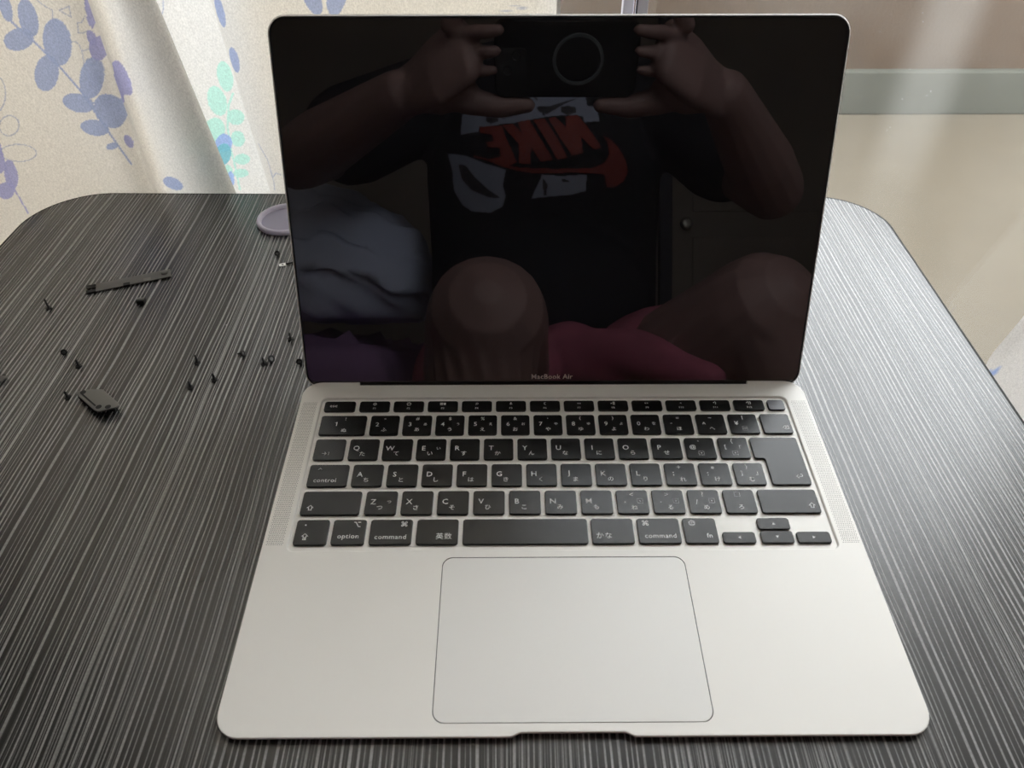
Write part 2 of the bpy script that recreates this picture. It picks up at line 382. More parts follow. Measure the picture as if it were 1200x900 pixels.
# sliding window: outer frame, two sashes, panes
wn = empty('window_1', (0, 0, 0), kind='structure')
bm = bmesh.new()
for a in ((WX0, WX0+28, WZ0, WZ1), (WX1-28, WX1, WZ0, WZ1), (WX0+28, WX1-28, WZ1-28, WZ1), (WX0+28, WX1-28, WZ0, WZ0+14)):
    box(bm, a[0], a[1], 524, 590, a[2], a[3], 1)
build('window_frame', bm, M['frame'], wn)
def sash(x0, x1, y, name):
    s_ = None
    bm = bmesh.new(); zt, zb = WZ1-30, WZ0+15
    box(bm, x0, x0+9.3, y-5, y+5, zb, zt, .8); box(bm, x1-9.3, x1, y-5, y+5, zb, zt, .8)
    box(bm, x0+9.3, x1-9.3, y-5, y+5, zt-32, zt, .8); box(bm, x0+9.3, x1-9.3, y-5, y+5, zb, zb+12, .8)
    s_ = build('sash', bm, M['frame'], wn)
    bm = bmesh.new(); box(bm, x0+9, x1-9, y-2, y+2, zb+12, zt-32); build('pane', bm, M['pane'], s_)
sash(WX0+28, 78.2, 549.5, 'sash'); sash(78.8, WX1-28, 538.5, 'sash')
bm = bmesh.new(); box(bm, 78.0, 79.3, 532.2, 533.4, WZ0+16, WZ1-30); build('seal', bm, M['frame_gap'], wn)

# balcony outside
BF = -440.0
st('floor_balcony', 'balc_floor', -3200, 3600, 602, 1700, BF-120, BF)
st('trim_1', 'kerb', -3200, 3600, 1666, 1830, BF, BF+103, bev=4)
st('wall_balcony', 'parapet', -3200, 3600, 1684, 1820, BF+103, 640)
st('ceiling_balcony_added', 'ceil', -3200, 3600, 700, 1450, 2000, 2120)  # unseen slab added overhead to keep sky light off the balcony and curtains

# ================================================================== CURTAINS
LEAVES=[('A',0,-407.2,147.4,5.0,1.3,-1.0,-9.7),('A',0,-392.7,140.4,8.0,1.8,-1.9,-13.6),('A',0,-407.1,124.5,12.8,2.8,-1.4,-8.1),('A',0,-377.1,122.8,11.9,1.5,-4.5,-17.7),('A',0,-395.8,98.6,9.0,-1.7,-8.4,-14.4),('A',0,-379.0,75.0,12.0,-2.8,-4.5,-7.7),('A',0,-359.9,95.6,9.1,-1.7,-9.0,-16.5),('A',0,-355.0,68.8,12.2,7.6,5.0,-12.3),('A',0,-373.0,54.1,11.8,-1.4,-3.2,-6.9),('A',0,-363.9,38.1,5.8,1.5,-0.3,-3.0),('A',1,-348.1,42.7,3.0,1.5,1.2,-5.7),('A',1,-346.7,118.5,6.8,1.1,-1.6,-8.9),('A',1,-348.5,126.8,3.2,1.0,0.1,-5.9),('A',1,-343.6,146.5,2.5,0.5,-1.9,-13.0),('B',1,-345.8,87.7,3.8,1.5,1.5,-14.6),('B',1,-362.2,67.2,3.1,1.0,0.1,-18.1),('B',0,-333.2,-8.5,8.3,-3.4,-3.3,-5.6),('A',1,-464.2,25.2,3.3,0.3,-4.2,-11.4),('A',1,-460.8,12.5,6.0,1.2,-3.2,-13.4),('A',1,-471.9,-2.9,7.4,-0.0,-3.6,-8.2),('C',2,-270.7,78.8,7.2,1.4,-0.5,-12.9),('C',2,-283.6,56.7,8.5,2.6,0.8,-13.1),('C',2,-270.4,42.6,7.9,-0.0,-1.8,-7.3),('C',2,-292.6,30.7,9.3,-0.0,-2.8,-10.8),('C',2,-273.6,22.1,6.7,-0.0,-1.9,-7.8),('C',2,-274.5,2.1,7.7,1.1,-0.6,-5.4),('C',2,-279.1,-12.2,7.5,0.7,-0.7,-4.5),('C',2,-289.8,-8.9,3.3,1.2,0.5,-5.2),('C',4,-287.6,17.8,7.6,-0.0,-2.2,-8.6),('C',3,-291.2,6.6,6.8,-1.4,-4.5,-10.6),('C',4,-289.7,-17.8,2.9,0.4,-0.9,-7.6),('D',0,-254.2,137.5,4.0,0.9,0.1,-11.8),('D',0,-252.2,99.9,4.6,0.9,-0.3,-10.4),('D',0,-178.8,150.1,5.9,2.1,3.6,-13.9),('D',0,-159.2,152.5,7.7,-1.0,-5.7,-18.5)]
LINES=[('A',0,1.6,[(-407.4,137.8),(-395.1,122.3),(-381.9,102.5),(-372.9,84.7),(-362.7,51.5),(-356.5,33.4),(-352.7,22.6)]),('A',1,1.2,[(-457.9,41.9),(-463.1,16.0),(-463.9,-0.5),(-461.9,-25.5)]),('A',5,0.7,[(-436.2,55.9),(-437.7,53.4),(-439.7,51.1),(-442.1,49.2),(-444.7,47.9),(-447.2,47.4),(-449.5,47.6),(-451.2,48.5),(-452.3,50.1),(-452.7,52.2),(-452.3,54.7),(-451.2,57.2),(-449.4,59.6),(-447.2,61.7),(-444.7,63.3),(-442.1,64.2),(-439.7,64.4),(-437.7,63.8),(-436.3,62.5),(-435.5,60.7),(-435.5,58.4),(-436.2,55.9)]),('A',5,0.7,[(-432.5,30.5),(-434.3,28.3),(-437.1,26.4),(-440.8,25.0),(-445.1,24.3),(-449.5,24.2),(-453.6,24.8),(-457.1,26.0),(-459.6,27.7),(-461.0,29.9),(-461.1,32.1),(-459.9,34.4),(-457.6,36.4),(-454.2,38.0),(-450.2,39.1),(-445.9,39.5),(-441.7,39.3),(-437.9,38.4),(-434.8,36.9),(-432.8,35.0),(-432.0,32.8),(-432.5,30.5)]),('A',5,0.7,[(-436.0,81.9),(-438.3,77.4),(-441.2,73.3),(-444.4,69.9),(-447.5,67.6),(-450.3,66.5),(-452.6,66.9),(-454.0,68.6),(-454.6,71.5),(-454.2,75.3),(-452.9,79.6),(-450.8,84.1),(-448.2,88.4),(-445.2,92.1),(-442.1,94.8),(-439.2,96.4),(-436.7,96.7),(-434.8,95.7),(-433.8,93.5),(-433.6,90.3),(-434.4,86.3),(-436.0,81.9)]),('A',5,0.7,[(-350.8,108.7),(-351.3,108.0),(-352.1,107.2),(-353.2,106.7),(-354.5,106.3),(-355.8,106.1),(-357.0,106.1),(-358.1,106.4),(-358.9,106.9),(-359.4,107.6),(-359.5,108.4),(-359.2,109.2),(-358.5,109.9),(-357.6,110.6),(-356.4,111.1),(-355.1,111.3),(-353.8,111.4),(-352.6,111.2),(-351.7,110.8),(-351.0,110.2),(-350.7,109.5),(-350.8,108.7)]),('A',5,0.7,[(-380.2,153.5),(-375.5,149.1),(-371.0,146.5),(-374.7,136.8),(-374.4,128.7),(-370.7,125.0),(-360.7,123.2),(-359.5,117.6),(-361.9,106.3),(-362.1,96.6),(-361.3,89.3)]),('A',5,0.7,[(-365.8,146.5),(-356.8,149.6),(-358.4,142.1),(-365.8,146.5)]),('A',5,0.7,[(-347.2,143.0),(-352.0,137.7),(-355.0,138.0),(-357.2,130.5),(-353.7,130.5),(-348.3,132.3),(-346.6,126.8)]),('A',5,0.7,[(-358.9,116.7),(-354.4,118.5),(-349.6,118.5),(-345.0,123.2)]),('C',2,1.4,[(-267.3,64.3),(-274.3,53.3),(-280.5,33.0),(-283.0,9.4),(-283.1,-5.2),(-284.3,-29.3)]),('C',5,0.7,[(-305.2,140.4),(-307.1,132.9),(-311.1,126.3)]),('D',5,0.7,[(-248.8,26.8),(-243.1,12.8),(-242.2,-8.9),(-243.5,-17.6)]),('D',5,0.7,[(-241.6,-4.0),(-237.9,0.8),(-233.7,-0.4)]),('D',5,0.7,[(-29.6,135.5),(-26.2,139.9),(-20.2,142.4),(-15.5,141.2),(-13.4,135.5)])]
PRINT={
'E' : [(-68.2, 349.1), (-36.3, 346.6), (-27.9, 322.0), (-15.8, 294.1), (-30.0, 286.7), (-56.2, 298.8), (-37.4, 302.5), (-39.3, 314.6), (-54.3, 316.5), (-58.0, 324.0), (-46.7, 325.4), (-49.5, 335.1), (-66.4, 339.8)] ,
'K' : [(-35.7, 347.7), (-20.7, 348.4), (-8.7, 334.1), (-14.3, 350.8), (1.3, 353.2), (16.2, 325.7), (33.7, 295.8), (17.1, 293.1), (4.0, 313.6), (2.4, 290.7), (-13.4, 291.8), (-12.9, 318.3), (-24.2, 332.3)] ,
'I' : [(7.3, 353.2), (22.9, 354.5), (37.9, 329.3), (53.4, 298.6), (39.7, 296.2)] ,
'N' : [(28.1, 354.5), (37.9, 357.2), (52.9, 340.5), (51.4, 358.1), (68.9, 361.2), (84.9, 340.4), (101.8, 315.2), (90.5, 311.5), (72.6, 329.3), (75.4, 306.0), (60.0, 302.3), (45.4, 323.7)] ,
'swoosh' : [(-75.0, 307.3), (-54.4, 299.8), (-31.8, 289.5), (-13.0, 286.2), (9.5, 284.3), (37.8, 283.5), (64.1, 284.6), (90.5, 286.4), (105.6, 293.8), (113.1, 306.8), (110.2, 325.4), (104.6, 332.9), (114.9, 328.2), (128.1, 316.1), (137.6, 299.3), (141.4, 286.2), (133.8, 271.3), (122.5, 263.9), (110.3, 261.1), (105.6, 278.9), (84.9, 279.8), (56.6, 279.0), (28.4, 277.2), (3.9, 278.2), (-18.7, 282.9), (-37.5, 289.5), (-60.0, 299.8), (-75.0, 304.5)] ,
'eyeL' : [(-93, 372), (-69, 374), (-43, 369), (-12, 368), (-7, 385), (7, 387), (26, 371), (52, 378), (19, 361), (26, 357), (-17, 350), (-69, 347), (-69, 342), (-95, 342)] ,
'eyeR' : [(12, 387), (55, 387), (81, 388), (83, 376), (96, 376), (100, 354), (78, 351), (76, 360), (40, 359), (26, 357), (17, 368)] ,
'patchL' : [(-114, 317), (-88, 309), (-60, 295), (-31, 284), (-35, 263), (-31, 249), (-36, 234), (-53, 227), (-79, 231), (-93, 242), (-105, 263), (-107, 291)] ,
'patchC' : [(19, 276), (45, 274), (81, 277), (79, 255), (59, 249), (4, 244)] ,
'dark' : [(-98, 298), (-88, 296), (-74, 277), (-57, 260), (-38, 246), (-55, 248), (-79, 260), (-93, 277)] ,
'brow1' : [(-45, 369), (-14, 370), (-10, 361), (-36, 357)] ,
'brow2' : [(12, 372), (31, 373), (69, 386), (50, 376), (26, 361), (16, 364)] ,
'pup1' : [(-58, 364), (-50, 366), (-41, 362), (-41, 354), (-51, 351), (-58, 356)] ,
'pup2' : [(45, 372), (55, 374), (66, 372), (66, 364), (55, 360), (46, 364)] ,
'brow3' : [(19, 272), (26, 263), (25, 248), (21, 248)] ,
'brow4' : [(45, 271), (59, 267), (47, 266)] ,
'hair' : [(-111, 319), (-93, 312), (-41, 309), (-40, 304), (-69, 304)] ,
}


PAL = {'cloth': (0.785, 0.765, 0.73), 0: (0.36, 0.43, 0.66), 1: (0.37, 0.38, 0.66), 2: (0.50, 0.80, 0.70), 3: (0.20, 0.50, 0.58), 4: (0.34, 0.46, 0.78), 5: (0.42, 0.46, 0.60)}
def cloth_sheet(name, m, ctrl, rows, parent=None, prints=None, fine=(None, None), step_f=0.75, step_c=6, thick=0.0):
    """ctrl: list of (region, Xtop(z=150), Ytop, Xbot(z=-10), Ybot); a smooth pleated sheet through them"""
    # resample the profile by arc length (Catmull-Rom)
    pts = np.array([[c[1], c[2], c[3], c[4]] for c in ctrl], float); regs = [c[0] for c in ctrl]
    n = len(pts); out = []; rr = []
    for i in range(n-1):
        p0, p1, p2, p3 = pts[max(i-1, 0)], pts[i], pts[i+1], pts[min(i+2, n-1)]
        L = np.hypot(*(p2-p1)[:2]); mid = (p1+p2)/2
        st_ = step_f if (fine[0] is not None and fine[0] < mid[0] < fine[1]) else step_c
        k = max(3, int(L/st_))
        for j in range(k):
            t = j/k
            q = 0.5*((2*p1)+(-p0+p2)*t+(2*p0-5*p1+4*p2-p3)*t*t+(-p0+3*p1-3*p2+p3)*t**3)
            out.append(q); rr.append(regs[i])
    out.append(pts[-1]); rr.append(regs[-1])
    out = np.array(out); Z = np.array(rows, float)
    s = np.clip((Z+10)/160, -1.2, 1.9)[:, None]
    X = out[None, :, 2]+(out[None, :, 0]-out[None, :, 2])*s
    Y = out[None, :, 3]+(out[None, :, 1]-out[None, :, 3])*s
    ZZ = np.repeat(Z[:, None], out.shape[0], 1)
    R = np.array(rr)[None, :].repeat(len(Z), 0)
    nr, ncol = X.shape
    co = np.stack([X, Y, ZZ], -1).reshape(-1, 3)*S
    idx = np.arange(nr*ncol).reshape(nr, ncol)
    q = np.stack([idx[:-1, :-1], idx[:-1, 1:], idx[1:, 1:], idx[1:, :-1]], -1).reshape(-1, 4)
    me = bpy.data.meshes.new(name)
    me.vertices.add(len(co)); me.vertices.foreach_set('co', co.ravel())
    me.loops.add(q.size); me.loops.foreach_set('vertex_index', q.ravel().astype(np.int32))
    me.polygons.add(len(q)); me.polygons.foreach_set('loop_start', np.arange(0, q.size, 4, dtype=np.int32))
    me.update(calc_edges=True); me.validate(); me.shade_smooth()
    if prints is not None:
        C = np.empty((nr, ncol, 4)); C[...] = (*PAL['cloth'], 1)
        def paint(mask, col, k=1.0):
            C[mask, :3] = C[mask, :3]*(1-k)+np.array(PAL[col])*k
        leaves, lines = prints
        for (reg, col, w_, P) in lines:
            for a, b in zip(P, P[1:]):
                ax, az, bx, bz = a[0], a[1], b[0], b[1]; dx, dz = bx-ax, bz-az; L2 = dx*dx+dz*dz+1e-9
                t = np.clip(((X-ax)*dx+(ZZ-az)*dz)/L2, 0, 1)
                d = np.hypot(X-ax-t*dx, ZZ-az-t*dz)
                paint((d < w_*0.62) & (R == reg), col, 0.9 if col != 5 else 0.75)
        for (reg, col, cx, cz, ax, az, bx, bz) in leaves:
            det = ax*bz-az*bx
            u = ((X-cx)*bz-(ZZ-cz)*bx)/det; v = (ax*(ZZ-cz)-az*(X-cx))/det
            paint((u*u+v*v < 1) & (R == reg), col, 0.92)
        at = me.attributes.new('print', 'FLOAT_COLOR', 'POINT'); at.data.foreach_set('color', C.reshape(-1, 4).ravel().astype(np.float32))
    me.materials.append(m)
    return link_mesh(name, me, parent)
ROWS = [FZ+8, -340, -280, -220, -160, -110, -80]+[-60+0.75*i for i in range(int(225/0.75))]+[166, 175, 190, 220, 260, 320, 400, 520, 700, 900, 1100, 1300, 1470]
CT = [('A', -1000, 492, -1000, 492), ('A', -940, 478, -940, 478), ('A', -870, 494, -870, 494), ('A', -800, 478, -800, 478), ('A', -720, 492, -720, 492), ('A', -640, 478, -640, 478),
      ('A', -560, 489, -560, 489), ('A', -480, 482, -480, 482), ('A', -420, 486, -420, 486), ('A', -370, 483, -372, 484), ('A', -349, 482, -349, 482), ('B', -343.5, 487, -343.5, 487),
      ('B', -347, 499, -347, 499), ('B', -343, 507, -343, 506), ('B', -332, 506, -330, 505), ('B', -316, 499, -303, 499), ('B', -303, 496, -284, 496), ('B', -298.4, 499, -277.4, 499), ('C', -302, 507, -281, 507),
      ('C', -313, 514, -297, 515), ('C', -318, 521, -303, 522), ('C', -311, 529, -298, 530), ('C', -296, 533, -284, 533), ('C', -278, 531, -266, 531), ('C', -268, 529, -256, 530), ('C', -263.5, 525, -252.5, 526),
      ('D', -262, 517, -251, 517), ('D', -256, 510, -244, 510), ('D', -244, 506, -232, 506), ('D', -226, 503, -212, 503), ('D', -195, 500, -185, 500), ('D', -150, 511, -150, 511), ('D', -100, 497, -100, 497),
      ('D', -50, 511, -50, 511), ('D', -10, 507, -10, 507), ('D', 6, 508, 6, 508), ('D', 13.2, 508, 13.6, 508)]
cur = empty('curtain', (0, 0, 0), 'cream curtain printed with blue and green leaf sprigs behind the left of the table', 'curtain')
cl = cloth_sheet('curtain_cloth', M['curtain'], CT, ROWS, cur, (LEAVES, LINES), (-500, -170))
for lx0, lx1 in ((-1000, -342), (-232, 10)):  # unseen sheets added behind the cloth to dim it, left open at the bright strip
    bm = bmesh.new(); k_ = int((lx1-lx0)/16)
    for z0_, z1_ in ((FZ+10, 1468),):
        va = [bm.verts.new((lx0+(lx1-lx0)*i/k_, 521+1.6*math.sin(i*1.3), z0_)) for i in range(k_+1)]; vb = [bm.verts.new((v.co.x, v.co.y, z1_)) for v in va]
        for i in range(k_): bm.faces.new((va[i], va[i+1], vb[i+1], vb[i]))
    build('added_backing', bm, M['added_backing'], cur, smooth=True)
bm = bmesh.new(); box(bm, 11.6, 14.4, 507.0, 509.0, FZ+8, 1470); build('hem', bm, mat('hem_white', (0.9, 0.9, 0.88), 0.9), cur)
CT2 = [('R', 584, 505, 541, 497), ('R', 590, 497, 549, 490), ('R', 600, 500, 566, 492), ('R', 630, 486, 604, 486), ('R', 660, 500, 640, 500), ('R', 720, 482, 710, 482), ('R', 790, 500, 785, 500),
       ('R', 860, 482, 860, 482), ('R', 940, 500, 940, 500), ('R', 1020, 482, 1020, 482), ('R', 1100, 498, 1100, 498), ('R', 1180, 484, 1180, 484), ('R', 1240, 494, 1240, 494)]
cur2 = empty('curtain', (0, 0, 0), 'white curtain with one blue leaf, drawn aside beyond the right table edge', 'curtain')
ROWS2 = [FZ+8]+[-385+6*i for i in range(60)]+[-20, 20, 60, 110, 160, 220, 320, 450, 700, 1000, 1300, 1470]
cloth_sheet('curtain_cloth', M['curtain'], CT2, ROWS2, cur2, ([('R', 4, 496, -226, 5, 2, -3, -9)], []), (470, 700), 2.0)
bm = bmesh.new()
rod = limb
limb(bm, [(-1050, 490, 1478), (1290, 490, 1478)], [9, 9], 12)
rl = empty('curtain_rail', (0, 490, 1478), 'plain metal curtain rail above the window holding both curtains', 'curtain rail')
o = build('rail', bm, M['frame'], rl); o.location = (0, -0.49, -1.478)
for x in (-1000, 120, 1240):
    o = mesh_box('bracket', M['frame'], rl, x-8, x+8, 486, 512, 1487, 1512); o.location = (0, -0.49, -1.478)

# ================================================================== TABLE
tb = empty('low_table', (0, 0, 0), 'low folding table with a black pale-streaked wood-grain top and rounded corners', 'table')
TV = [(-437, -20), (280, -22), (288.5, 463), (-428.5, 473.5)]; TR = [52, 52, 52, 58]
bm = bmesh.new()
a = ring(bm, rpoly(TV, TR, 1.6, 16), 0.0); cap(bm, a)
b = ring(bm, rpoly(TV, TR, 1.6, 16), -16); bridge(bm, b, a); cap(bm, list(reversed(b)))
build('tabletop', bm, M['table'], tb)
bm = bmesh.new()
prof = [(1.5, -17), (0.3, -16.5), (-0.3, -15), (-0.3, -1.5), (0.0, -0.2), (0.7, 0.12), (1.7, 0.12), (1.7, -1)]
rs = [ring(bm, rpoly(TV, TR, i_, 16), z_) for i_, z_ in prof]
for a, b in zip(rs, rs[1:]): bridge(bm, a, b)
bridge(bm, rs[-1], rs[0])
build('edge_band', bm, M['trim'], tb)
for lx, ly in ((-380, 40), (225, 40), (-375, 410), (230, 405)):
    bm = bmesh.new(); limb(bm, [(lx, ly, -16), (lx*1.06, ly+(12 if ly > 200 else -12), FZ+8)], [11, 10], 14)
    build('leg', bm, M['metal_leg'], tb, smooth=True)
bm = bmesh.new()
box(bm, -400, 245, 55, 63, -40, -17, 1); box(bm, -400, 250, 388, 396, -40, -17, 1); box(bm, -372, -364, 63, 388, -40, -17, 1); box(bm, 216, 224, 63, 388, -40, -17, 1)
build('under_frame', bm, M['metal_leg'], tb)

# ================================================================== LAPTOP
TILT = 0.037646988
lap = empty('laptop', (0, 0, 3.6), 'open silver laptop with black keys and a dark switched-off screen', 'laptop')
lap.rotation_euler = (TILT, 0, 0)
W2, D = 152.05, 212.4
def base_outline(i):
    """outline of the body with the finger notch in front and the hinge cut behind, inset by i"""
    vs = [(-W2, 0), (-26.6, 0), (-23.0, 1.8), (21.4, 1.8), (25.4, 0), (W2, 0), (W2, D), (119.2, D), (119.2, 209.7), (-118.6, 209.7), (-118.6, D), (-W2, D)]
    rs = [11, 2.5, 2.5, 2.5, 2.5, 11, 11, .4, .4, .4, .4, 11]
    return rpoly(vs, rs, i, 8)
zb = lambda y: -2.4-0.0377*y
bm = bmesh.new()
WELL = rect(-139.8, 139.9, 90.6, 199.2); PADV = rect(-60.4, 59.9, 5.6, 87.1)
t0 = ring(bm, base_outline(0.45), 0.0); t1 = ring(bm, base_outline(0.12), -0.14); t2 = ring(bm, base_outline(0), -0.45)
t3 = ring(bm, [(x, y-(1.2 if y > 205 else 0)) for x, y in base_outline(0)], lambda x, y: -1.2-0.0205*y)
t4 = ring(bm, [(x, y-(1.2 if y > 205 else 0)) for x, y in base_outline(2.2)], lambda x, y: -1.9-0.032*y)
t5 = ring(bm, [(x*0.94, 8+y*0.925) for x, y in base_outline(0)], lambda x, y: zb(y))
for a, b in zip((t0, t1, t2, t3, t4), (t1, t2, t3, t4, t5)): bridge(bm, b, a)
cap(bm, list(reversed(t5)))
w0 = ring(bm, rpoly(WELL, 4.2, 0, 8), 0.0); w1 = ring(bm, rpoly(WELL, 4.2, 0.5, 8), -0.35); w2 = ring(bm, rpoly(WELL, 4.2, 0.9, 8), -1.15)
bridge(bm, w0, w1); bridge(bm, w1, w2); cap(bm, w2)
p0 = ring(bm, rpoly(PADV, 5.2, 0, 8), 0.0); p1 = ring(bm, rpoly(PADV, 5.2, 0, 8), -0.8); bridge(bm, p0, p1, 1); cap(bm, p1, 1)
fill_holes(bm, (t0, w0, p0))
build('base', bm, [M['alu'], M['groove']], lap)
bm = bmesh.new(); slab(bm, PADV, 5.2, -0.75, -0.06, 0.10, 8)
bmesh.ops.scale(bm, vec=(1-0.62/120.3, 1-0.62/81.5, 1), space=Matrix.Translation((0.25, -46.35, 0)), verts=bm.verts)
build('trackpad', bm, M['pad'], lap)
for k, (x0, x1) in enumerate(((-149.9, -141.9), (142.1, 150.3))):
    bm = bmesh.new(); j = 0; y = 95.0
    while y < 195.2:
        n_ = 9; off = 0.5 if j % 2 else 0.0
        for i in range(n_):
            x = x0+(i+off)*(x1-x0)/(n_-0.5)
            vv = [bm.verts.new((x+0.24*math.cos(a_*math.pi/3), y+0.24*math.sin(a_*math.pi/3), 0.02)) for a_ in range(6)]; bm.faces.new(vv)
        y += 0.95; j += 1
    o = build('speaker_grille', bm, M['hole'], lap); o['kind'] = 'stuff'; o['label'] = 'fine dark speaker holes beside the keys'
for x in (-125, 125):
    for y in (22, 190):
        bm = bmesh.new(); lathe(bm, [(7.5, 0), (7, -0.6), (5, -0.85)], 18)
        build('foot', bm, M['gasket'], lap, (x*0.97, y, zb(y)+0.15), smooth=True)
bm = bmesh.new(); limb(bm, [(-117.8, 212.6, -4.6), (118.4, 212.6, -4.6)], [2.6, 2.6], 14); box(bm, -117.6, 118.2, 210.4, 213.5, -6.2, -3.4, .5)
build('hinge', bm, M['alu_dark'], lap)

# --- keys
TXT = []                        # (legend owner, [(text, x, y, size, align)])
KZ0, KZ1 = -1.1, 0.18
keymesh = {}
def key(x0, x1, y0, y1, items=(), poly=None, m='key', r=1.5):
    cx, cy = (x0+x1)/2, (y0+y1)/2; k = (round(x1-x0, 2), round(y1-y0, 2), m, poly is not None)
    if k in keymesh:
        o = link_mesh('key', keymesh[k], lap, (cx, cy, 0))
    else:
        vs = poly or rect(x0, x1, y0, y1)
        bm = bmesh.new(); slab(bm, [(a_-cx, b_-cy) for a_, b_ in vs], r, KZ0, KZ1, 0.28, 5)
        o = build('key', bm, M[m], lap, (cx, cy, 0)); keymesh[k] = o.data
    w_, h_ = x1-x0, y1-y0; L = []
    for it in items:
        t, fx, fy, sz = it[:4]; al = it[4] if len(it) > 4 else 'C'
        L.append((t, -w_/2+fx*w_, h_/2-fy*h_, sz, al))
    if L: TXT.append((o, L))
    return o
FR = (187.6, 195.7); NR = (168.9, 184.0); QR = (150.3, 165.6); AR = (131.7, 146.9); ZR = (113.1, 128.4); BR = (94.7, 110.0)
# function row
key(-136.9, -118.5, *FR, [('esc', .30, .50, 3.3)])
fi = ['☼', '☀', '▭▯', '⌕', 'MIC', '☾', '◂◂', '▸❘❘', '▸▸', '◂', '◂)', '◂))']
fi[6], fi[7], fi[8] = '◂◂', '▸❘❘', '▸▸'
for i in range(12):
    x = -116.0+i*20.27
    key(x, x+18.0, *FR, [(fi[i], .5, .30, 2.9), ('F%d' % (i+1), .5, .74, 1.9)])
key(127.3, 137.2, *FR, (), None, 'touch')
# number row
key(-136.9, -110.3, *NR, [('1', .36, .44, 4.3), ('!', .54, .18, 3.4), ('ぬ', .54, .76, 3.3)])
num = [('2', '"', 'ふ', ''), ('3', '#', 'あ', 'ぁ'), ('4', '$', 'う', 'ぅ'), ('5', '%', 'え', 'ぇ'), ('6', '&', 'お', 'ぉ'), ('7', "'", 'や', 'ゃ'), ('8', '(', 'ゆ', 'ゅ'), ('9', ')', 'よ', 'ょ'), ('0', '', 'わ', 'を'), ('-', '=', 'ほ', ''), ('^', '~', 'へ', ''), ('¥', '|', 'BOXー', '')]
for i, (a_, b_, c_, d_) in enumerate(num):
    x = -107.8+i*19.0; it = [(a_, .25, .47, 4.3), (c_, .50, .74, 3.3)]
    if b_: it.append((b_, .50, .19, 3.4))
    if d_: it.append((d_, .78, .47, 2.8))
    key(x, x+16.7, *NR, it)
key(120.1, 137.0, *NR, [('⌫', .78, .70, 3.4)])
# Q row
key(-136.9, -119.8, *QR, [('→', .36, .70, 3.6), ('|', .50, .70, 2.6)])
q_ = [('Q', 'た', ''), ('W', 'て', ''), ('E', 'い', 'ぃ'), ('R', 'す', ''), ('T', 'か', ''), ('Y', 'ん', ''), ('U', 'な', ''), ('I', 'に', ''), ('O', 'ら', ''), ('P', 'せ', '')]
def letter(x, row, a_, c_, d_):
    it = [(a_, .25, .46, 4.7), (c_, .47, .71, 3.6)]
    if d_: it.append((d_, .75, .47, 3.1))
    key(x, x+16.7, *row, it)
for i, t_ in enumerate(q_): letter(-117.4+i*19.0, QR, *t_)
key(-117.4+190, -117.4+206.7, *QR, [('@', .25, .46, 3.8), ('`', .47, .16, 4), ('BOX゛', .50, .74, 3.3)])
key(-117.4+209, -117.4+225.7, *QR, [('[', .22, .46, 3.8), ('{', .47, .18, 3.6), ('「', .72, .46, 3.6), ('BOX゜', .50, .74, 3.3)])
key(110.0, 136.9, AR[0], QR[1], [('↩', .80, .83, 4.0)], [(115.7, AR[0]), (136.9, AR[0]), (136.9, QR[1]), (110.0, QR[1]), (110.0, QR[0]), (115.7, QR[0])])
# A row
key(-136.9, -115.2, *AR, [('⌃', .27, .20, 4.2), ('control', .44, .72, 3.9)])
for i, t_ in enumerate([('A', 'ち', ''), ('S', 'と', ''), ('D', 'し', ''), ('F', 'は', ''), ('G', 'き', ''), ('H', 'く', ''), ('J', 'ま', ''), ('K', 'の', ''), ('L', 'り', '')]):
    letter(-112.9+i*19.03, AR, *t_)
xa = -112.9+9*19.03
key(xa, xa+16.7, *AR, [(';', .27, .50, 4.6), ('+', .48, .18, 4.0), ('れ', .55, .74, 3.6)])
key(xa+19.03, xa+35.73, *AR, [(':', .26, .50, 4.6), ('*', .46, .22, 4.6), ('け', .54, .74, 3.6)])
key(xa+38.06, xa+54.3, *AR, [(']', .24, .48, 3.8), ('}', .45, .18, 3.6), ('」', .75, .48, 3.6), ('む', .54, .74, 3.6)])
# Z row
key(-136.9, -105.8, *ZR, [('⇧', .16, .70, 4.3)])
for i, t_ in enumerate([('Z', 'つ', 'っ'), ('X', 'さ', ''), ('C', 'そ', ''), ('V', 'ひ', ''), ('B', 'こ', ''), ('N', 'み', ''), ('M', 'も', '')]):
    letter(-103.3+i*19.03, ZR, *t_)
xz = -103.3+7*19.03
for i, (a_, b_, c_, d_) in enumerate([(',', '<', 'ね', 'BOX、'), ('.', '>', 'る', 'BOX。'), ('/', '?', 'め', 'BOX・')]):
    key(xz+i*19.03, xz+i*19.03+16.7, *ZR, [(a_, .26, .52, 4.6), (b_, .48, .19, 4.0), (c_, .54, .74, 3.6), (d_, .74, .47, 3.2)])
key(xz+57.09, xz+73.6, *ZR, [('BOX_', .46, .20, 3.6), ('ろ', .50, .74, 3.6)])
key(105.7, 136.8, *ZR, [('⇧', .87, .68, 4.3)])
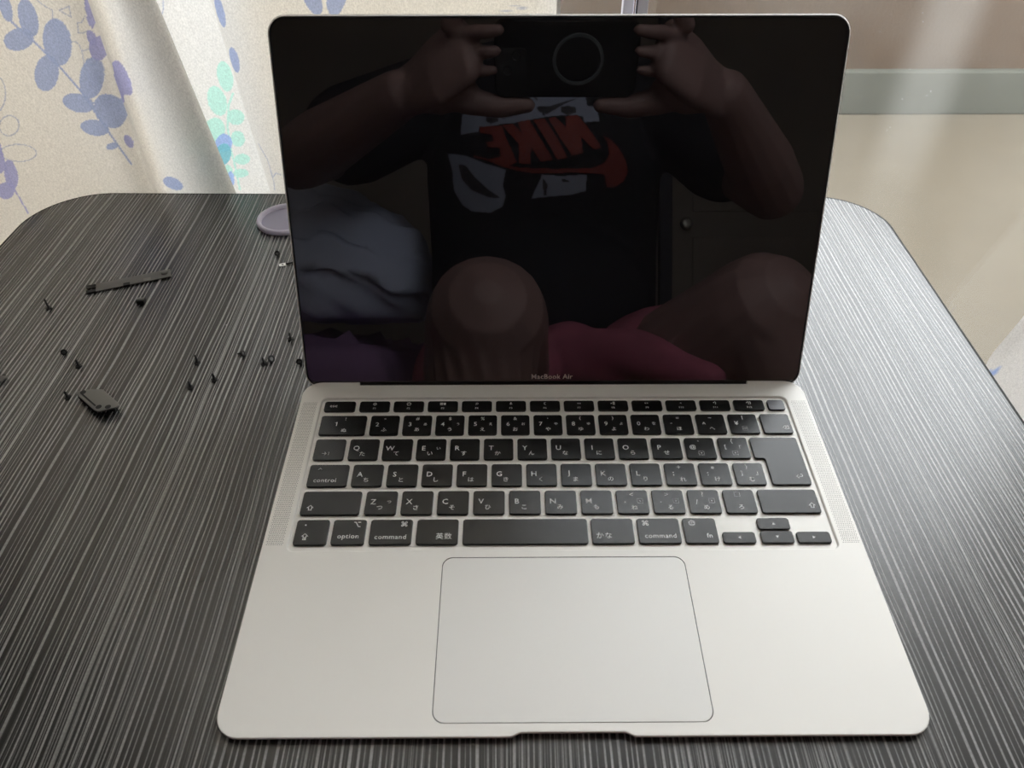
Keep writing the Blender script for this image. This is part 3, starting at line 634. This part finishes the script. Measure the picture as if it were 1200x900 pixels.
# bottom row
key(-136.9, -120.0, *BR, [('•', .28, .22, 3.4), ('⇪', .32, .68, 4.3)])
key(-117.9, -100.9, *BR, [('⌥', .72, .20, 4.2), ('option', .50, .70, 3.9)])
key(-98.6, -77.0, *BR, [('⌘', .80, .19, 4.2), ('command', .50, .70, 3.9)])
key(-74.7, -53.3, *BR, [('英数', .66, .68, 4.1)])
key(-51.0, 13.1, *BR)
key(15.0, 36.7, *BR, [('かな', .29, .68, 4.1)])
key(38.8, 60.5, *BR, [('⌘', .20, .19, 4.2), ('command', .52, .70, 3.9)])
key(62.5, 79.5, *BR, [('🌐', .28, .20, 3.4), ('fn', .74, .70, 3.9)])
key(81.7, 98.4, 94.7, 101.4, [('◀', .5, .5, 1.9)])
key(101.2, 117.8, 103.0, 110.0, [('▲', .5, .5, 1.9)])
key(101.2, 117.8, 94.7, 101.9, [('▼', .5, .5, 1.9)])
key(119.6, 136.7, 94.7, 101.4, [('▶', .5, .5, 1.9)])

# --- lid
lid_m = Matrix.Rotation(1.18040643, 4, 'X'); LH = 207.05
bm = bmesh.new(); LV = rect(-W2, W2, -1.5, LH)
f0 = ring(bm, rpoly(LV, 10, 1.05, 8), 0.0); f1 = ring(bm, rpoly(LV, 10, 0.8, 8), 0.0); f2 = ring(bm, rpoly(LV, 10, 0, 8), -0.75)
f3 = ring(bm, rpoly(LV, 10, 0, 8), -1.6); f4 = ring(bm, rpoly(LV, 10, 1.2, 8), -3.0); f5 = ring(bm, rpoly(LV, 10, 5, 8), -3.9)
for a, b in zip((f0, f1, f2, f3, f4), (f1, f2, f3, f4, f5)): bridge(bm, a, b)
cap(bm, f5); cap(bm, f0)
lid = build('lid', bm, M['alu'], lap, (0, 211.978, -3.019)); lid.rotation_euler = (1.18040643, 0, 0)
bm = bmesh.new()
g0 = ring(bm, rpoly(LV, 10, 1.0, 8), 0.02); g1 = ring(bm, rpoly(LV, 10, 1.0, 8), 0.35); g2 = ring(bm, rpoly(LV, 10, 1.9, 8), 0.35); g3 = ring(bm, rpoly(LV, 10, 1.9, 8), 0.02)
for a, b in ((g0, g1), (g1, g2), (g2, g3), (g3, g0)): bridge(bm, a, b)
build('gasket', bm, M['gasket'], lid)
bm = bmesh.new(); slab(bm, rect(-W2+1.9, W2-1.9, 0.4, LH-1.9), 8.1, 0.01, 0.16, 0.05, 8); build('bezel', bm, M['bezel'], lid)
bm = bmesh.new(); slab(bm, rect(-147.5, 147.5, 10.5, 200.0), 3.0, 0.15, 0.19, 0.015, 6); build('display', bm, M['glass_black'], lid)
wm_owner = lid

# --- all printed legends: text outlines turned into flat meshes
todo = []
def text_obj(t, size):
    c = bpy.data.curves.new('t', 'FONT'); c.body = t; c.size = size; c.resolution_u = 2; c.space_character = 1.08; c.offset = 0.005*size
    o = bpy.data.objects.new('t', c); COL.objects.link(o); return o
def boxdots(bm, x, y, s, z):
    n_ = 6
    for i in range(n_+1):
        for (px, py) in ((x-s/2+s*i/n_, y-s/2), (x-s/2+s*i/n_, y+s/2), (x-s/2, y-s/2+s*i/n_), (x+s/2, y-s/2+s*i/n_)):
            d = 0.11; bm.faces.new([bm.verts.new((px+a_*d, py+b_*d, z)) for a_, b_ in ((-1, -1), (1, -1), (1, 1), (-1, 1))])
for own, L in TXT:
    for (t, x, y, sz, al) in L:
        bx = t.startswith('BOX'); tt = t[3:] if bx else t
        if tt in ('', '_', 'MIC', '▭▯'): todo.append((own, None, t, x, y, sz)); continue
        todo.append((own, text_obj(tt, sz), t, x, y, sz))
wm = text_obj('MacBook Air', 3.5)
nk_dg = bpy.context.evaluated_depsgraph_get(); nk_dg.update()
acc = {}
def quad(bm, x0, y0, x1, y1, z): bm.faces.new([bm.verts.new(p) for p in ((x0, y0, z), (x1, y0, z), (x1, y1, z), (x0, y1, z))])
ZL = KZ1+0.03
for own, to, t, x, y, sz in todo:
    bm = acc.setdefault(own, bmesh.new())
    if to is not None:
        me = bpy.data.meshes.new_from_object(to.evaluated_get(nk_dg))
        vs = np.array([v.co[:] for v in me.vertices])
        if len(vs):
            lo, hi = vs.min(0), vs.max(0); mid = (lo+hi)/2
            if t in ('゛', '゜', '、', '。', '・', '-', '_', '^', '~', "'", '"', '`', ',', '.', '*'): pass
            me.transform(Matrix.Translation((x-mid[0], y-mid[1], ZL)))
            bm.from_mesh(me)
        bpy.data.meshes.remove(me)
    if t == '1':
        bm.faces.new([bm.verts.new(p) for p in ((x-1.0, y+0.75, ZL), (x-0.9, y+0.5, ZL), (x, y+1.2, ZL), (x, y+1.5, ZL))])
    if t.startswith('BOX'): boxdots(bm, x, y, 2.9, ZL)
    if t == '▭▯':
        for k in range(2): quad(bm, x-1.7, y-0.9+k*1.0, x+0.1, y-0.2+k*1.0, ZL)
        quad(bm, x+0.5, y-0.9, x+1.7, y+0.8, ZL)
    if t == 'MIC':
        quad(bm, x-0.35, y-0.2, x+0.35, y+1.0, ZL); quad(bm, x-0.75, y-0.55, x+0.75, y-0.38, ZL); quad(bm, x-0.1, y-1.0, x+0.1, y-0.55, ZL)
        quad(bm, x-0.75, y-0.4, x-0.6, y+0.2, ZL); quad(bm, x+0.6, y-0.4, x+0.75, y+0.2, ZL)
for own, bm in acc.items():
    o = build('legend', bm, M['legend'], own)
    if o.data.polygons and o.data.polygons[0].normal.z < 0: o.data.flip_normals()
me = bpy.data.meshes.new_from_object(wm.evaluated_get(nk_dg))
vs = np.array([v.co[:] for v in me.vertices]); mid = (vs.min(0)+vs.max(0))/2; sc_ = 25.2/(vs.max(0)-vs.min(0))[0]
me.transform(Matrix.Translation((-0.5, 5.9, 0.19)) @ Matrix.Scale(sc_, 4) @ Matrix.Translation((-mid[0], -mid[1], 0)))
bm = bmesh.new(); bm.from_mesh(me); bpy.data.meshes.remove(me); o = build('wordmark', bm, M['mark'], lid); o['label'] = 'pale grey lettering on the black chin'
for o in [o for o in bpy.data.objects if o.type == 'FONT']:
    c = o.data; bpy.data.objects.remove(o); bpy.data.curves.remove(c)

# ================================================================== SMALL PARTS ON THE TABLE
def screw_mesh(length, head=2.1, hh=0.9):
    bm = bmesh.new()
    lathe(bm, [(head*0.5, 0.3), (head*0.52, 0.0), (head*0.85, 0), (head, 0.2), (head, hh*0.8), (head*0.8, hh), (0.75, hh), (0.62, hh+0.4), (0.62, length-0.8), (0.4, length), (0.15, length+0.1)], 14)
    bm.faces.ensure_lookup_table()
    for f in bm.faces:
        if all(abs(v.co.z-0.3) < 1e-4 and v.co.xy.length < head*0.55 for v in f.verts): f.material_index = 1
    for k in range(int((length-hh-1)/0.7)):      # thread ridges
        z = hh+0.6+k*0.7; lathe(bm, [(0.55, z-0.2), (0.82, z), (0.55, z+0.2)], 12)
    return bm
SCREWS = [  # x, y, length, lying?, spin, label
    (-354.3, 304.0, 8.5, 0, 0, 'longest small black screw, standing on its head, alone near the left table edge'),
    (-321.3, 255.0, 5.0, 1, 35, 'small black screw lying with its round head up, upper left of the bracket'),
    (-307.1, 241.0, 6.0, 0, 0, 'small black screw standing above the bracket, just right of a lying screw'),
    (-302.0, 211.5, 5.5, 0, 0, 'small black screw standing close to the left end of the bracket'),
    (-230.8, 244.0, 7.0, 0, 0, 'tall small black screw, uppermost of three standing in a triangle mid table'),
    (-214.9, 227.2, 6.0, 0, 0, 'small black screw, rightmost of three standing in a triangle mid table'),
    (-228.0, 220.0, 6.0, 0, 0, 'small black screw, lowest of three standing in a triangle mid table'),
    (-202.4, 253.5, 4.6, 1, 80, 'small black screw lying on its side, leftmost of the row near the laptop'),
    (-187.0, 242.8, 6.0, 0, 0, 'small black screw standing beside a fat stubby black screw'),
    (-182.2, 246.8, 3.4, 2, 60, 'fat stubby black screw lying tilted beside a standing screw'),
    (-175.0, 268.4, 6.0, 0, 0, 'small black screw standing nearest the lower left corner of the lid'),
    (-163.6, 244.5, 5.0, 1, 20, 'small black screw half hidden behind the left edge of the lid'),
    (-206.6, 374.0, 6.5, 3, 10, 'small black two-lobed screw lying below the lavender dish'),
]
for x, y, ln, mode, spin, lab in SCREWS:
    hd = 2.6 if mode == 2 else 2.1
    o = build('screw', screw_mesh(ln, hd), [M['screw'], M['socket']], None, smooth=False)
    tag(o, lab, 'screw', 'loose screws on the table')
    if mode == 0: o.location = Vector((x, y, 0.06))*S; o.rotation_euler = (0, 0, spin)
    else:
        # lying: axis nearly level, resting on head rim and tip
        r_ = hd; ang = math.atan2(r_-0.75, ln)
        tl = math.pi/2+ang
        mt = Matrix.Rotation(math.radians(spin), 4, 'Z') @ Matrix.Rotation(-tl, 4, 'X')
        o.rotation_euler = mt.to_euler()
        o.location = Vector((x, y-ln*0.4, r_*math.cos(ang)+0.10))*S
# flat strip
def tpos(o, x, y, z, rz): o.location = Vector((x, y, z))*S; o.rotation_euler = (0, 0, rz)
ss = empty('metal_strip', (-309, 336, 0), 'thin flat dark metal strip with a forked end on the left of the table', 'metal strip')
ss.rotation_euler = (0, 0, math.atan2(342.0-322, 55.5)+0.03)
bm = bmesh.new()
vs = [(-29, -4.6), (29.5, -5.2), (29.5, 5.4), (-21, 5.6), (-21, 5.2), (-29, 5.0), (-29, 1.6), (-22, 1.4), (-22, -1.2), (-29, -1.4)]
vs = [(-29, -5.0), (29.8, -5.2), (29.8, 5.4), (-29, 5.2), (-29, 1.5), (-22.5, 1.3), (-22.5, -1.2), (-29, -1.4)]
slab(bm, vs, 0.4, 0.8, 1.5, 0.1, 3); build('plate', bm, M['strip'], ss)
for y0, y1 in ((-5.2, -1.6), (1.7, 5.0)):
    bm = bmesh.new(); box(bm, -29.2, -22.5, y0, y1, 0.05, 1.75, .2); build('tab', bm, M['screw'], ss)
bm = bmesh.new(); box(bm, -3.6, 1.0, -6.2, -2.6, 0.05, 2.3, .3); build('clip', bm, M['screw'], ss)
bm = bmesh.new(); lathe(bm, [(2.6, 1.4), (2.6, 2.6), (2.0, 3.0)], 16, cx=25.5, cy=1.2); build('stud', bm, M['strip'], ss)
bm = bmesh.new(); box(bm, 10.5, 15.5, -4.6, -1.0, 1.4, 1.75, .1); build('pad', bm, mat('pale_patch', (0.16, 0.155, 0.145), 0.6), ss)
# bracket on comb pins
br = empty('bracket', (-279.5, 204.5, 0), 'dark metal connector bracket on fine pins, standing at the left centre of the table', 'bracket')
bx_ = [(-15.5, 6.5), (-13.5, 4.0), (2.5, -9.6), (5.5, -11.0), (14.5, -7.5), (16.0, -5.2), (14.8, -3.5), (0.5, 8.8), (-6.5, 9.0), (-9.5, 8.2)]
bm = bmesh.new(); slab(bm, bx_, 1.0, 4.6, 5.5, 0.2, 4); build('plate', bm, M['bracket'], br)
bm = bmesh.new()
d_ = Vector((16.0, -13.6, 0)).normalized()
nv = Vector((-d_.y, d_.x, 0))
for a in (0, 1):
    vv = [Vector((-11.0, 4.6, 5.5))+d_*t for t in (0, 17)]
qs = [Vector((-11.0, 4.2, 5.4)), Vector((-11.0, 4.2, 5.4))+d_*16.5]
r0 = [bm.verts.new(p) for p in (qs[0], qs[1], qs[1]+nv*0.9, qs[0]+nv*0.9)]; r1 = [bm.verts.new(v.co+Vector((0, 0, 0.35))) for v in r0]
bridge(bm, r0, r1); cap(bm, r1); cap(bm, list(reversed(r0))); build('rib', bm, M['screw'], br)
for hx, hy in ((-10.5, 6.0), (4.2, -7.0), (9.8, -7.0)):
    bm = bmesh.new(); lathe(bm, [(1.75, 5.40), (1.75, 5.56), (1.5, 5.58)], 16, cx=hx, cy=hy); build('screw_hole', bm, M['screw'], br)
edge = [Vector((-13.5, 4.6, 0)), Vector((2.5, -9.0, 0)), Vector((5.5, -10.2, 0)), Vector((14.5, -6.8, 0))]
for a, b, n_ in ((0, 1, 11), (2, 3, 5)):
    for i in range(n_):
        p = edge[a].lerp(edge[b], i/(n_-1)); bm = bmesh.new(); box(bm, p.x-.28, p.x+.28, p.y-.1, p.y+.5, 0.05, 4.7); build('pin', bm, M['screw'], br)
bm = bmesh.new(); box(bm, -3.0, 2.0, 0, 6, 0.05, 4.7, .3); box(bm, 9, 12, -5.5, -3.2, 0.05, 4.7, .3); build('block', bm, M['screw'], br)
# tiny connector cube, clip at the left edge, bright tag with lead
cb = empty('connector', (-290.8, 310.5, 0), 'tiny square black connector lying just below the metal strip', 'connector')
bm = bmesh.new(); box(bm, -2.9, 2.9, -2.2, 2.2, 0.05, 3.2, .3); build('body', bm, M['screw'], cb)
bm = bmesh.new(); box(bm, -2.6, 2.6, -0.6, 1.9, 3.1, 3.5, .1); build('cap', bm, M['strip'], cb)
ce = empty('clip', (-351.5, 227, 0), 'small dark metal clip cut off by the left edge of the picture', 'clip')
bm = bmesh.new(); slab(bm, [(-7, -6), (2.6, -2.6), (4.2, 2.6), (1.6, 3.4), (-7, 1.5)], 0.6, 1.2, 2.2, .2, 3); build('plate', bm, M['strip'], ce)
bm = bmesh.new(); box(bm, -5, 0.6, -2.6, 0.6, 0.05, 1.3, .2); build('foot', bm, M['screw'], ce)
tg = empty('cable_tag', (-199.4, 358.2, 0), 'tiny bright metal tag with a dark lead beside the left edge of the lid', 'cable tag')
tg.rotation_euler = (0, 0, 0.35)
bm = bmesh.new()
o_ = ring(bm, rpoly([(-3, -1.9), (2.6, -1.9), (2.6, 1.9), (-3, 1.9)], 1.2, 0, 4), 0.9); i_ = ring(bm, [(0.9*math.cos(a*math.pi/8)-.3, 0.9*math.sin(a*math.pi/8)) for a in range(16)], 0.9)
fill_holes(bm, (o_, i_)); r_ = bmesh.ops.extrude_face_region(bm, geom=bm.faces[:]); bmesh.ops.translate(bm, vec=(0, 0, -0.8), verts=[v for v in r_['geom'] if isinstance(v, bmesh.types.BMVert)])
build('tag_plate', bm, M['steel'], tg)
bm = bmesh.new(); limb(bm, [(2.4, 0, 0.75), (6, 0.4, 0.8), (12, 1.5, 0.8)], [.7, .7, .7], 8); build('lead', bm, M['screw'], tg, smooth=True)
# lavender dish
ld = empty('shallow_dish', (-210.5, 423.0, 0), 'round shallow lavender dish behind the left edge of the laptop lid', 'dish')
bm = bmesh.new(); lathe(bm, [(21.5, 0.05), (23.3, 0.8), (23.9, 2.6), (23.3, 4.2), (22.0, 4.8), (20.6, 4.4), (20.0, 3.4), (19.9, 1.2)], 64)
build('rim', bm, M['lav_rim'], ld, smooth=True)
bm = bmesh.new(); lathe(bm, [(20.2, 1.0), (20.2, 1.5), (19.6, 1.6)], 64); build('inside', bm, M['lav_in'], ld)

# ================================================================== PHONE (the camera that takes the photograph)
PM = Matrix(((RIGHT.x, DOWN.x, FWD.x, CAM.x), (RIGHT.y, DOWN.y, FWD.y, CAM.y), (RIGHT.z, DOWN.z, FWD.z, CAM.z), (0, 0, 0, 1)))
def ph(r, d, f): return PM @ Vector((r, d, f))
phone = empty('phone', ph(62, -11, -6), 'black phone in a dark case held sideways in both hands, seen in the laptop screen', 'phone')
phone.rotation_euler = PM.to_euler()
inv = Matrix.Translation((-62, 11, 6))
def ppart(name, bm, m, smooth=False):
    bmesh.ops.transform(bm, matrix=inv, verts=bm.verts); return build(name, bm, M[m], phone, smooth=smooth)
bm = bmesh.new(); slab(bm, rect(-14, 138, -51, 29), 11, -10.5, -2.6, 1.2, 8); ppart('case', bm, 'phone')
bm = bmesh.new(); slab(bm, rect(-11.5, 135.5, -48.5, 26.5), 9, -10.9, -10.4, 0.2, 8); ppart('display', bm, 'phone_glass')
bm = bmesh.new(); slab(bm, rect(-10, 20, -24, 8), 6, -2.7, -2.2, 0.2, 6); ppart('camera_plate', bm, 'phone_glass')
for c_ in ((0, 0), (9, -16)):
    bm = bmesh.new(); lathe(bm, [(5.6, -2.4), (5.6, -1.6), (4.6, -1.5), (4.2, -1.9), (0.5, -1.95)], 24, cx=c_[0], cy=c_[1]); ppart('lens', bm, 'phone_glass')
bm = bmesh.new(); n1 = 40
rr = [[bm.verts.new((74+r_*math.cos(2*math.pi*i/n1), -12+r_*math.sin(2*math.pi*i/n1), z_)) for i in range(n1)] for r_, z_ in ((27, -2.7), (27, -1.2), (23.5, -1.2), (23.5, -2.7))]
for k in range(4): bridge(bm, rr[k], rr[(k+1) % 4])
ppart('grip_ring', bm, 'ring')

# ================================================================== PERSON (behind the camera, seen in the dark screen)
per = empty('person', (25, -500, FZ), 'seated person in a black T-shirt with red lettering and pink shorts, holding up a phone', 'person')
POFF = Vector((-25, 500, -FZ))
def pbuild_remesh(name, bm, m, voxel, sm, parent=None):
    bmesh.ops.translate(bm, vec=POFF, verts=bm.verts)
    return remeshed(name, bm, M[m], voxel, sm, parent or per)
CX = 27
def hand(bm, side):
    """side -1 = left hand at the lens end, +1 = right hand; phone coordinates (right, down, forward)"""
    def q(r, d, f): return ph(r if side < 0 else 124-r, d, f)
    limb(bm, [q(-122, 40, -34), q(-100, 26, -26), q(-74, 4, -16), q(-46, -18, -9)], [28, 36, 45, 40], 18, 0.42, side=(q(-20, -40, 0)-q(-60, 0, 0)).normalized())
    limb(bm, [q(-98, 32, -24), q(-72, 28, -14), q(-50, 24, -10)], [22, 24, 18], 14)   # ball of the thumb
    limb(bm, [q(-60, -44, -12), q(-44, -66, -10), q(-20, -64, -7), q(4, -60, -4)], [10, 8.6, 7.8, 6.4], 12)       # index over the top edge
    limb(bm, [q(-48, -34, -10), q(-31, -41, 1), q(-21, -43, 6), q(-9, -45, 6)], [9, 7.8, 7.2, 6], 12)    # middle curled round the end
    limb(bm, [q(-46, -15, -10), q(-30, -21, 1), q(-21, -23, 6), q(-12, -24, 6)], [9, 7.6, 7, 5.8], 12)                      # ring finger on the end
    limb(bm, [q(-46, 3, -11), q(-30, -1, 0), q(-22, -3, 5), q(-15, -4, 5)], [8, 6.8, 6.2, 5.2], 12)  # little finger
    limb(bm, [q(-62, 28, -12), q(-38, 36, -8), q(-8, 41, -6), q(22, 39, -6)], [19, 15, 12, 8.5], 14)      # thumb along the bottom edge
def wrist(side): 
    return ph(-122, 40, -34) if side < 0 else ph(246, 40, -34)
SHL, SHR = (-150, -500, 415), (205, -500, 415)
ELL, ELR = (-305, -345, 292), (322, -340, 250)
bm = bmesh.new()
# torso, neck
limb(bm, [(CX, -500, -70), (CX, -500, 60), (CX, -495, 190), (CX, -492, 310), (CX, -497, 400)], [165, 158, 158, 165, 140], 24, 0.66, side=(1, 0, 0))
ellipsoid(bm, (CX, -440, 110), 140, 92, 120)                      # belly
limb(bm, [SHL, (CX, -505, 445), SHR], [58, 70, 58], 16)
limb(bm, [(CX, -500, 430), (CX, -490, 520), (CX, -480, 580)], [66, 58, 56], 18)
# head
ellipsoid(bm, (CX, -478, 668), 76, 94, 100); ellipsoid(bm, (CX, -452, 610), 56, 64, 62); ellipsoid(bm, (CX, -415, 585), 26, 20, 18)
limb(bm, [(CX, -386, 672), (CX, -374, 650), (CX, -366, 634)], [9, 11, 13], 12)                       # nose
for s_ in (-1, 1):
    ellipsoid(bm, (CX+s_*9, -372, 631), 8, 8, 6); ellipsoid(bm, (CX+s_*30, -392, 686), 24, 10, 8); ellipsoid(bm, (CX+s_*36, -424, 640), 24, 22, 24)
    limb(bm, [(CX+s_*77, -478, 680), (CX+s_*82, -486, 662), (CX+s_*78, -480, 630)], [14, 15, 9], 10, 0.5, side=(0, 1, 0))
ellipsoid(bm, (CX, -388, 606), 24, 10, 5); ellipsoid(bm, (CX, -389, 597), 21, 10, 6)
# arms and hands
for sh, el, s_ in ((SHL, ELL, -1), (SHR, ELR, 1)):
    sh, el, wr = Vector(sh), Vector(el), wrist(s_)
    limb(bm, [sh, sh.lerp(el, .5), el], [54, 50, 42], 16)
    limb(bm, [el, el.lerp(wr, .3), wr], [42, 43, 28], 16)
    hand(bm, s_)
# legs
HL, KL, AL = Vector((-62, -470, -62)), Vector((-50, -135, 68)), Vector((-85, -165, -335))
HR, KR, AR_ = Vector((118, -470, -62)), Vector((262, -195, 80)), Vector((440, -230, -335))
for h, k, a, t in ((HL, KL, AL, Vector((-88, -45, FZ+22))), (HR, KR, AR_, Vector((470, -100, FZ+22)))):
    limb(bm, [h, h.lerp(k, .5), h.lerp(k, .85), k], [88, 82, 70, 66], 20)
    sh = k.lerp(a, .3)+Vector((0, -18, 0)); limb(bm, [k, sh, k.lerp(a, .65), a], [64, 58, 46, 36], 18)
    fd = (t-a); fd.z = 0; fd.normalize(); heel = Vector((a.x, a.y, FZ+36))-fd*18
    limb(bm, [a, heel], [36, 34], 14)
    sd = Vector((-fd.y, fd.x, 0))
    limb(bm, [heel, heel+fd*70+Vector((0, 0, -4)), heel+fd*140+Vector((0, 0, -14))], [34, 40, 42], 16, 0.55, side=sd)
    for j in range(5):
        p = heel+fd*(150-(abs(j-1) if s_ else 0)*5)+sd*(j-2)*16*1.0; p.z = FZ+14
        limb(bm, [p, p+fd*26], [11 if j else 13, 9.5], 10)
for f in ():
    pass
body = pbuild_remesh('body', bm, 'skin', 2.8, 4)
# T-shirt
bm = bmesh.new()
limb(bm, [(CX, -500, -30), (CX, -500, 60), (CX, -495, 190), (CX, -492, 310), (CX, -497, 398)], [178, 172, 172, 178, 152], 28, 0.67, side=(1, 0, 0))
ellipsoid(bm, (CX, -438, 110), 152, 102, 128)
ellipsoid(bm, (CX, -470, 300), 150, 90, 110)
limb(bm, [SHL, (CX, -505, 442), SHR], [69, 78, 69], 18)
for sh, el in ((SHL, ELL), (SHR, ELR)):
    sh, el = Vector(sh), Vector(el); limb(bm, [sh, sh.lerp(el, .35), sh.lerp(el, .62)], [68, 69, 70], 18)
shirt = pbuild_remesh('shirt', bm, 'shirt', 7.0, 5)
bm = bmesh.new(); n1 = 36
rr = [[bm.verts.new(Vector((CX+r_*math.cos(2*math.pi*i/n1), -497+r_*0.95*math.sin(2*math.pi*i/n1)+dy, z_+8*math.sin(2*math.pi*i/n1)*-1))+POFF) for i in range(n1)] for r_, z_, dy in ((72, 492, 0), (75, 505, 0), (68, 508, 0), (64, 494, 0))]
for k in range(4): bridge(bm, rr[k], rr[(k+1) % 4])
build('collar', bm, M['shirt'], per, smooth=True)
# print on the chest, laid on the cloth
bvh = BVHTree.FromPolygons([v.co[:] for v in shirt.data.vertices], [p.vertices[:] for p in shirt.data.polygons])
def inpoly(P, X, Z):
    r_ = np.zeros(X.shape, bool); n_ = len(P)
    for i in range(n_):
        (x0, z0), (x1, z1) = P[i], P[(i+1) % n_]
        if z0 == z1: continue
        c = ((z0 > Z) != (z1 > Z)) & (X < (x1-x0)*(Z-z0)/(z1-z0)+x0); r_ ^= c
    return r_
gx = np.arange(-120, 150, 1.3); gz = np.arange(220, 396, 1.3)
GX, GZ = np.meshgrid(gx, gz)
code = np.zeros(GX.shape, int)
for nm in ('eyeL', 'eyeR', 'patchL', 'patchC'): code[inpoly(PRINT[nm], GX, GZ)] = 2
for nm in ('brow1', 'brow2', 'pup1', 'pup2', 'brow3', 'brow4', 'dark', 'hair'): code[inpoly(PRINT[nm], GX, GZ) & (code == 2)] = 3
for nm in ('swoosh', 'E', 'K', 'I', 'N'):
    P_ = PRINT[nm]; mm_ = inpoly(P_, GX, GZ); code[mm_] = 1
bm = bmesh.new(); VC = {}
def pv(i, j):
    if (i, j) not in VC:
        o_ = (Vector((gx[j], -200, gz[i]))+POFF)*S; h = bvh.ray_cast(o_, Vector((0, -1, 0)))
        VC[(i, j)] = bm.verts.new((h[0] if h[0] else o_+Vector((0, -0.2, 0)))+Vector((0, 0.0012, 0)))
    return VC[(i, j)]
for i in range(len(gz)-1):
    for j in range(len(gx)-1):
        if code[i, j]:
            f = bm.faces.new((pv(i, j), pv(i, j+1), pv(i+1, j+1), pv(i+1, j))); f.material_index = code[i, j]-1; f.smooth = True
o = build('print', bm, [M['p_red'], M['p_pale'], M['p_dark']], shirt, sc=False); o['label'] = 'red lettering and curved mark over pale patches'
# shorts
bm = bmesh.new()
limb(bm, [(CX, -500, -85), (CX, -500, 20)], [180, 172], 26, 0.70, side=(1, 0, 0))
for h, k in ((HL, KL), (HR, KR)):
    limb(bm, [h, h.lerp(k, .25), h.lerp(k, .42)], [101, 101, 100], 20)
limb(bm, [(CX-10, -420, 10), (CX+30, -330, 28), (CX+90, -290, 12)], [60, 48, 36], 16)
limb(bm, [(60, -330, 30), (130, -258, 30), (205, -205, 4)], [36, 32, 22], 14)
limb(bm, [(20, -345, 40), (46, -328, 62), (80, -320, 46)], [22, 14, 16], 12)
pbuild_remesh('shorts', bm, 'pink', 7.0, 3)
# hair, eyes, brows, lips
bm = bmesh.new()
ellipsoid(bm, (CX, -494, 686), 84, 96, 92); ellipsoid(bm, (CX, -520, 640), 76, 66, 86)
for k in range(9):
    a = (k-4)/4; limb(bm, [(CX+a*34, -480, 764), (CX+a*52, -424, 752), (CX+a*62, -396+abs(a)*26, 722-8*(k % 2))], [18, 15, 6], 10)
pbuild_remesh('hair', bm, 'hair', 5.0, 2)
for s_ in (-1, 1):
    bm = bmesh.new(); ellipsoid(bm, Vector((CX+s_*31, -397, 668))+POFF, 14, 10, 8, sub=2); e_ = build('eye', bm, M['white'], per, smooth=True)
    bm = bmesh.new(); ellipsoid(bm, Vector((CX+s_*31, -389, 667))+POFF, 6, 3, 6, sub=2); build('iris', bm, M['iris'], e_, smooth=True)
    bm = bmesh.new(); limb(bm, [Vector((CX+s_*16, -384, 690))+POFF, Vector((CX+s_*34, -384, 694))+POFF, Vector((CX+s_*50, -394, 688))+POFF], [3.5, 4, 2.5], 8); build('eyebrow', bm, M['hair'], per, smooth=True)
bm = bmesh.new(); ellipsoid(bm, Vector((CX, -382, 605))+POFF, 22, 6, 4.5, sub=2); ellipsoid(bm, Vector((CX, -383, 597))+POFF, 19, 6, 5, sub=2); build('lips', bm, M['lip'], per, smooth=True)

# seat and bed behind
pf = empty('pouf', (CX, -510, FZ), 'round grey pouf the person sits on', 'pouf')
bm = bmesh.new(); lathe(bm, [(150, 0), (165, 12), (176, 50), (178, 100), (172, 142), (150, 160), (60, 166)], 40); build('cushion', bm, M['pouf'], pf, smooth=True)
bm = bmesh.new()
rr = [[bm.verts.new((r_*math.cos(2*math.pi*i/40), r_*math.sin(2*math.pi*i/40), z_)) for i in range(40)] for r_, z_ in ((177, 92), (181, 96), (181, 104), (177, 108))]
for k in range(4): bridge(bm, rr[k], rr[(k+1) % 4])
build('piping', bm, M['pouf'], pf, smooth=True)
bd = empty('bed', (-838, -1340, FZ+68), 'low bed with a purple blanket, mirrored at the lower left of the screen', 'bed')
bm = bmesh.new(); box(bm, -600, 600, -950, 880, 60, 200, 12); build('bed_frame', bm, M['brownp'], bd)
for x in (-560, 560):
    for y in (-900, 830): mesh_box('leg', M['brownp'], bd, x-30, x+30, y-30, y+30, -68, 62, 3)
bm = bmesh.new(); box(bm, -600, 630, -950, 900, 200, 380, 40); build('mattress', bm, M['purple'], bd, smooth=True)
bm = bmesh.new()
N_ = 60
gv = [[bm.verts.new((-640+1290*i/N_, -300+1215*j/N_, 392+9*math.sin(i*.7+j*.31)+7*math.sin(j*.9-i*.2)+5*math.sin(i*1.9+1)-(max(0, (i-N_+4))*34)-(max(0, (j-N_+4))*34))) for j in range(N_+1)] for i in range(N_+1)]
for i in range(N_):
    for j in range(N_): bm.faces.new((gv[i][j], gv[i+1][j], gv[i+1][j+1], gv[i][j+1]))
build('blanket', bm, M['purple'], bd, smooth=True)
pw = empty('pillow', (-395, -620, 84), 'pale blue creased pillow on the bed, mirrored at the left of the dark screen', 'pillow')
bm = bmesh.new(); N_ = 56
r = bmesh.ops.create_icosphere(bm, subdivisions=5, radius=1.0)
for v in bm.verts:
    c = v.co; e2 = lambda t, p: math.copysign(abs(t)**p, t)
    x, y, z = e2(c.x, .72)*245, e2(c.y, .72)*170, e2(c.z, .9)*112
    z += 9*math.sin(x*.045+y*.06)+8*math.sin(x*.02-z*.13+y*.03+1)+5*math.sin(x*.05+z*.2)+4*math.sin(x*.11+y*.02)
    z += -0.22*x
    v.co = (x, y, max(z+125, 2+0.02*x))
build('pillow_case', bm, M['sheet'], pw, smooth=True)
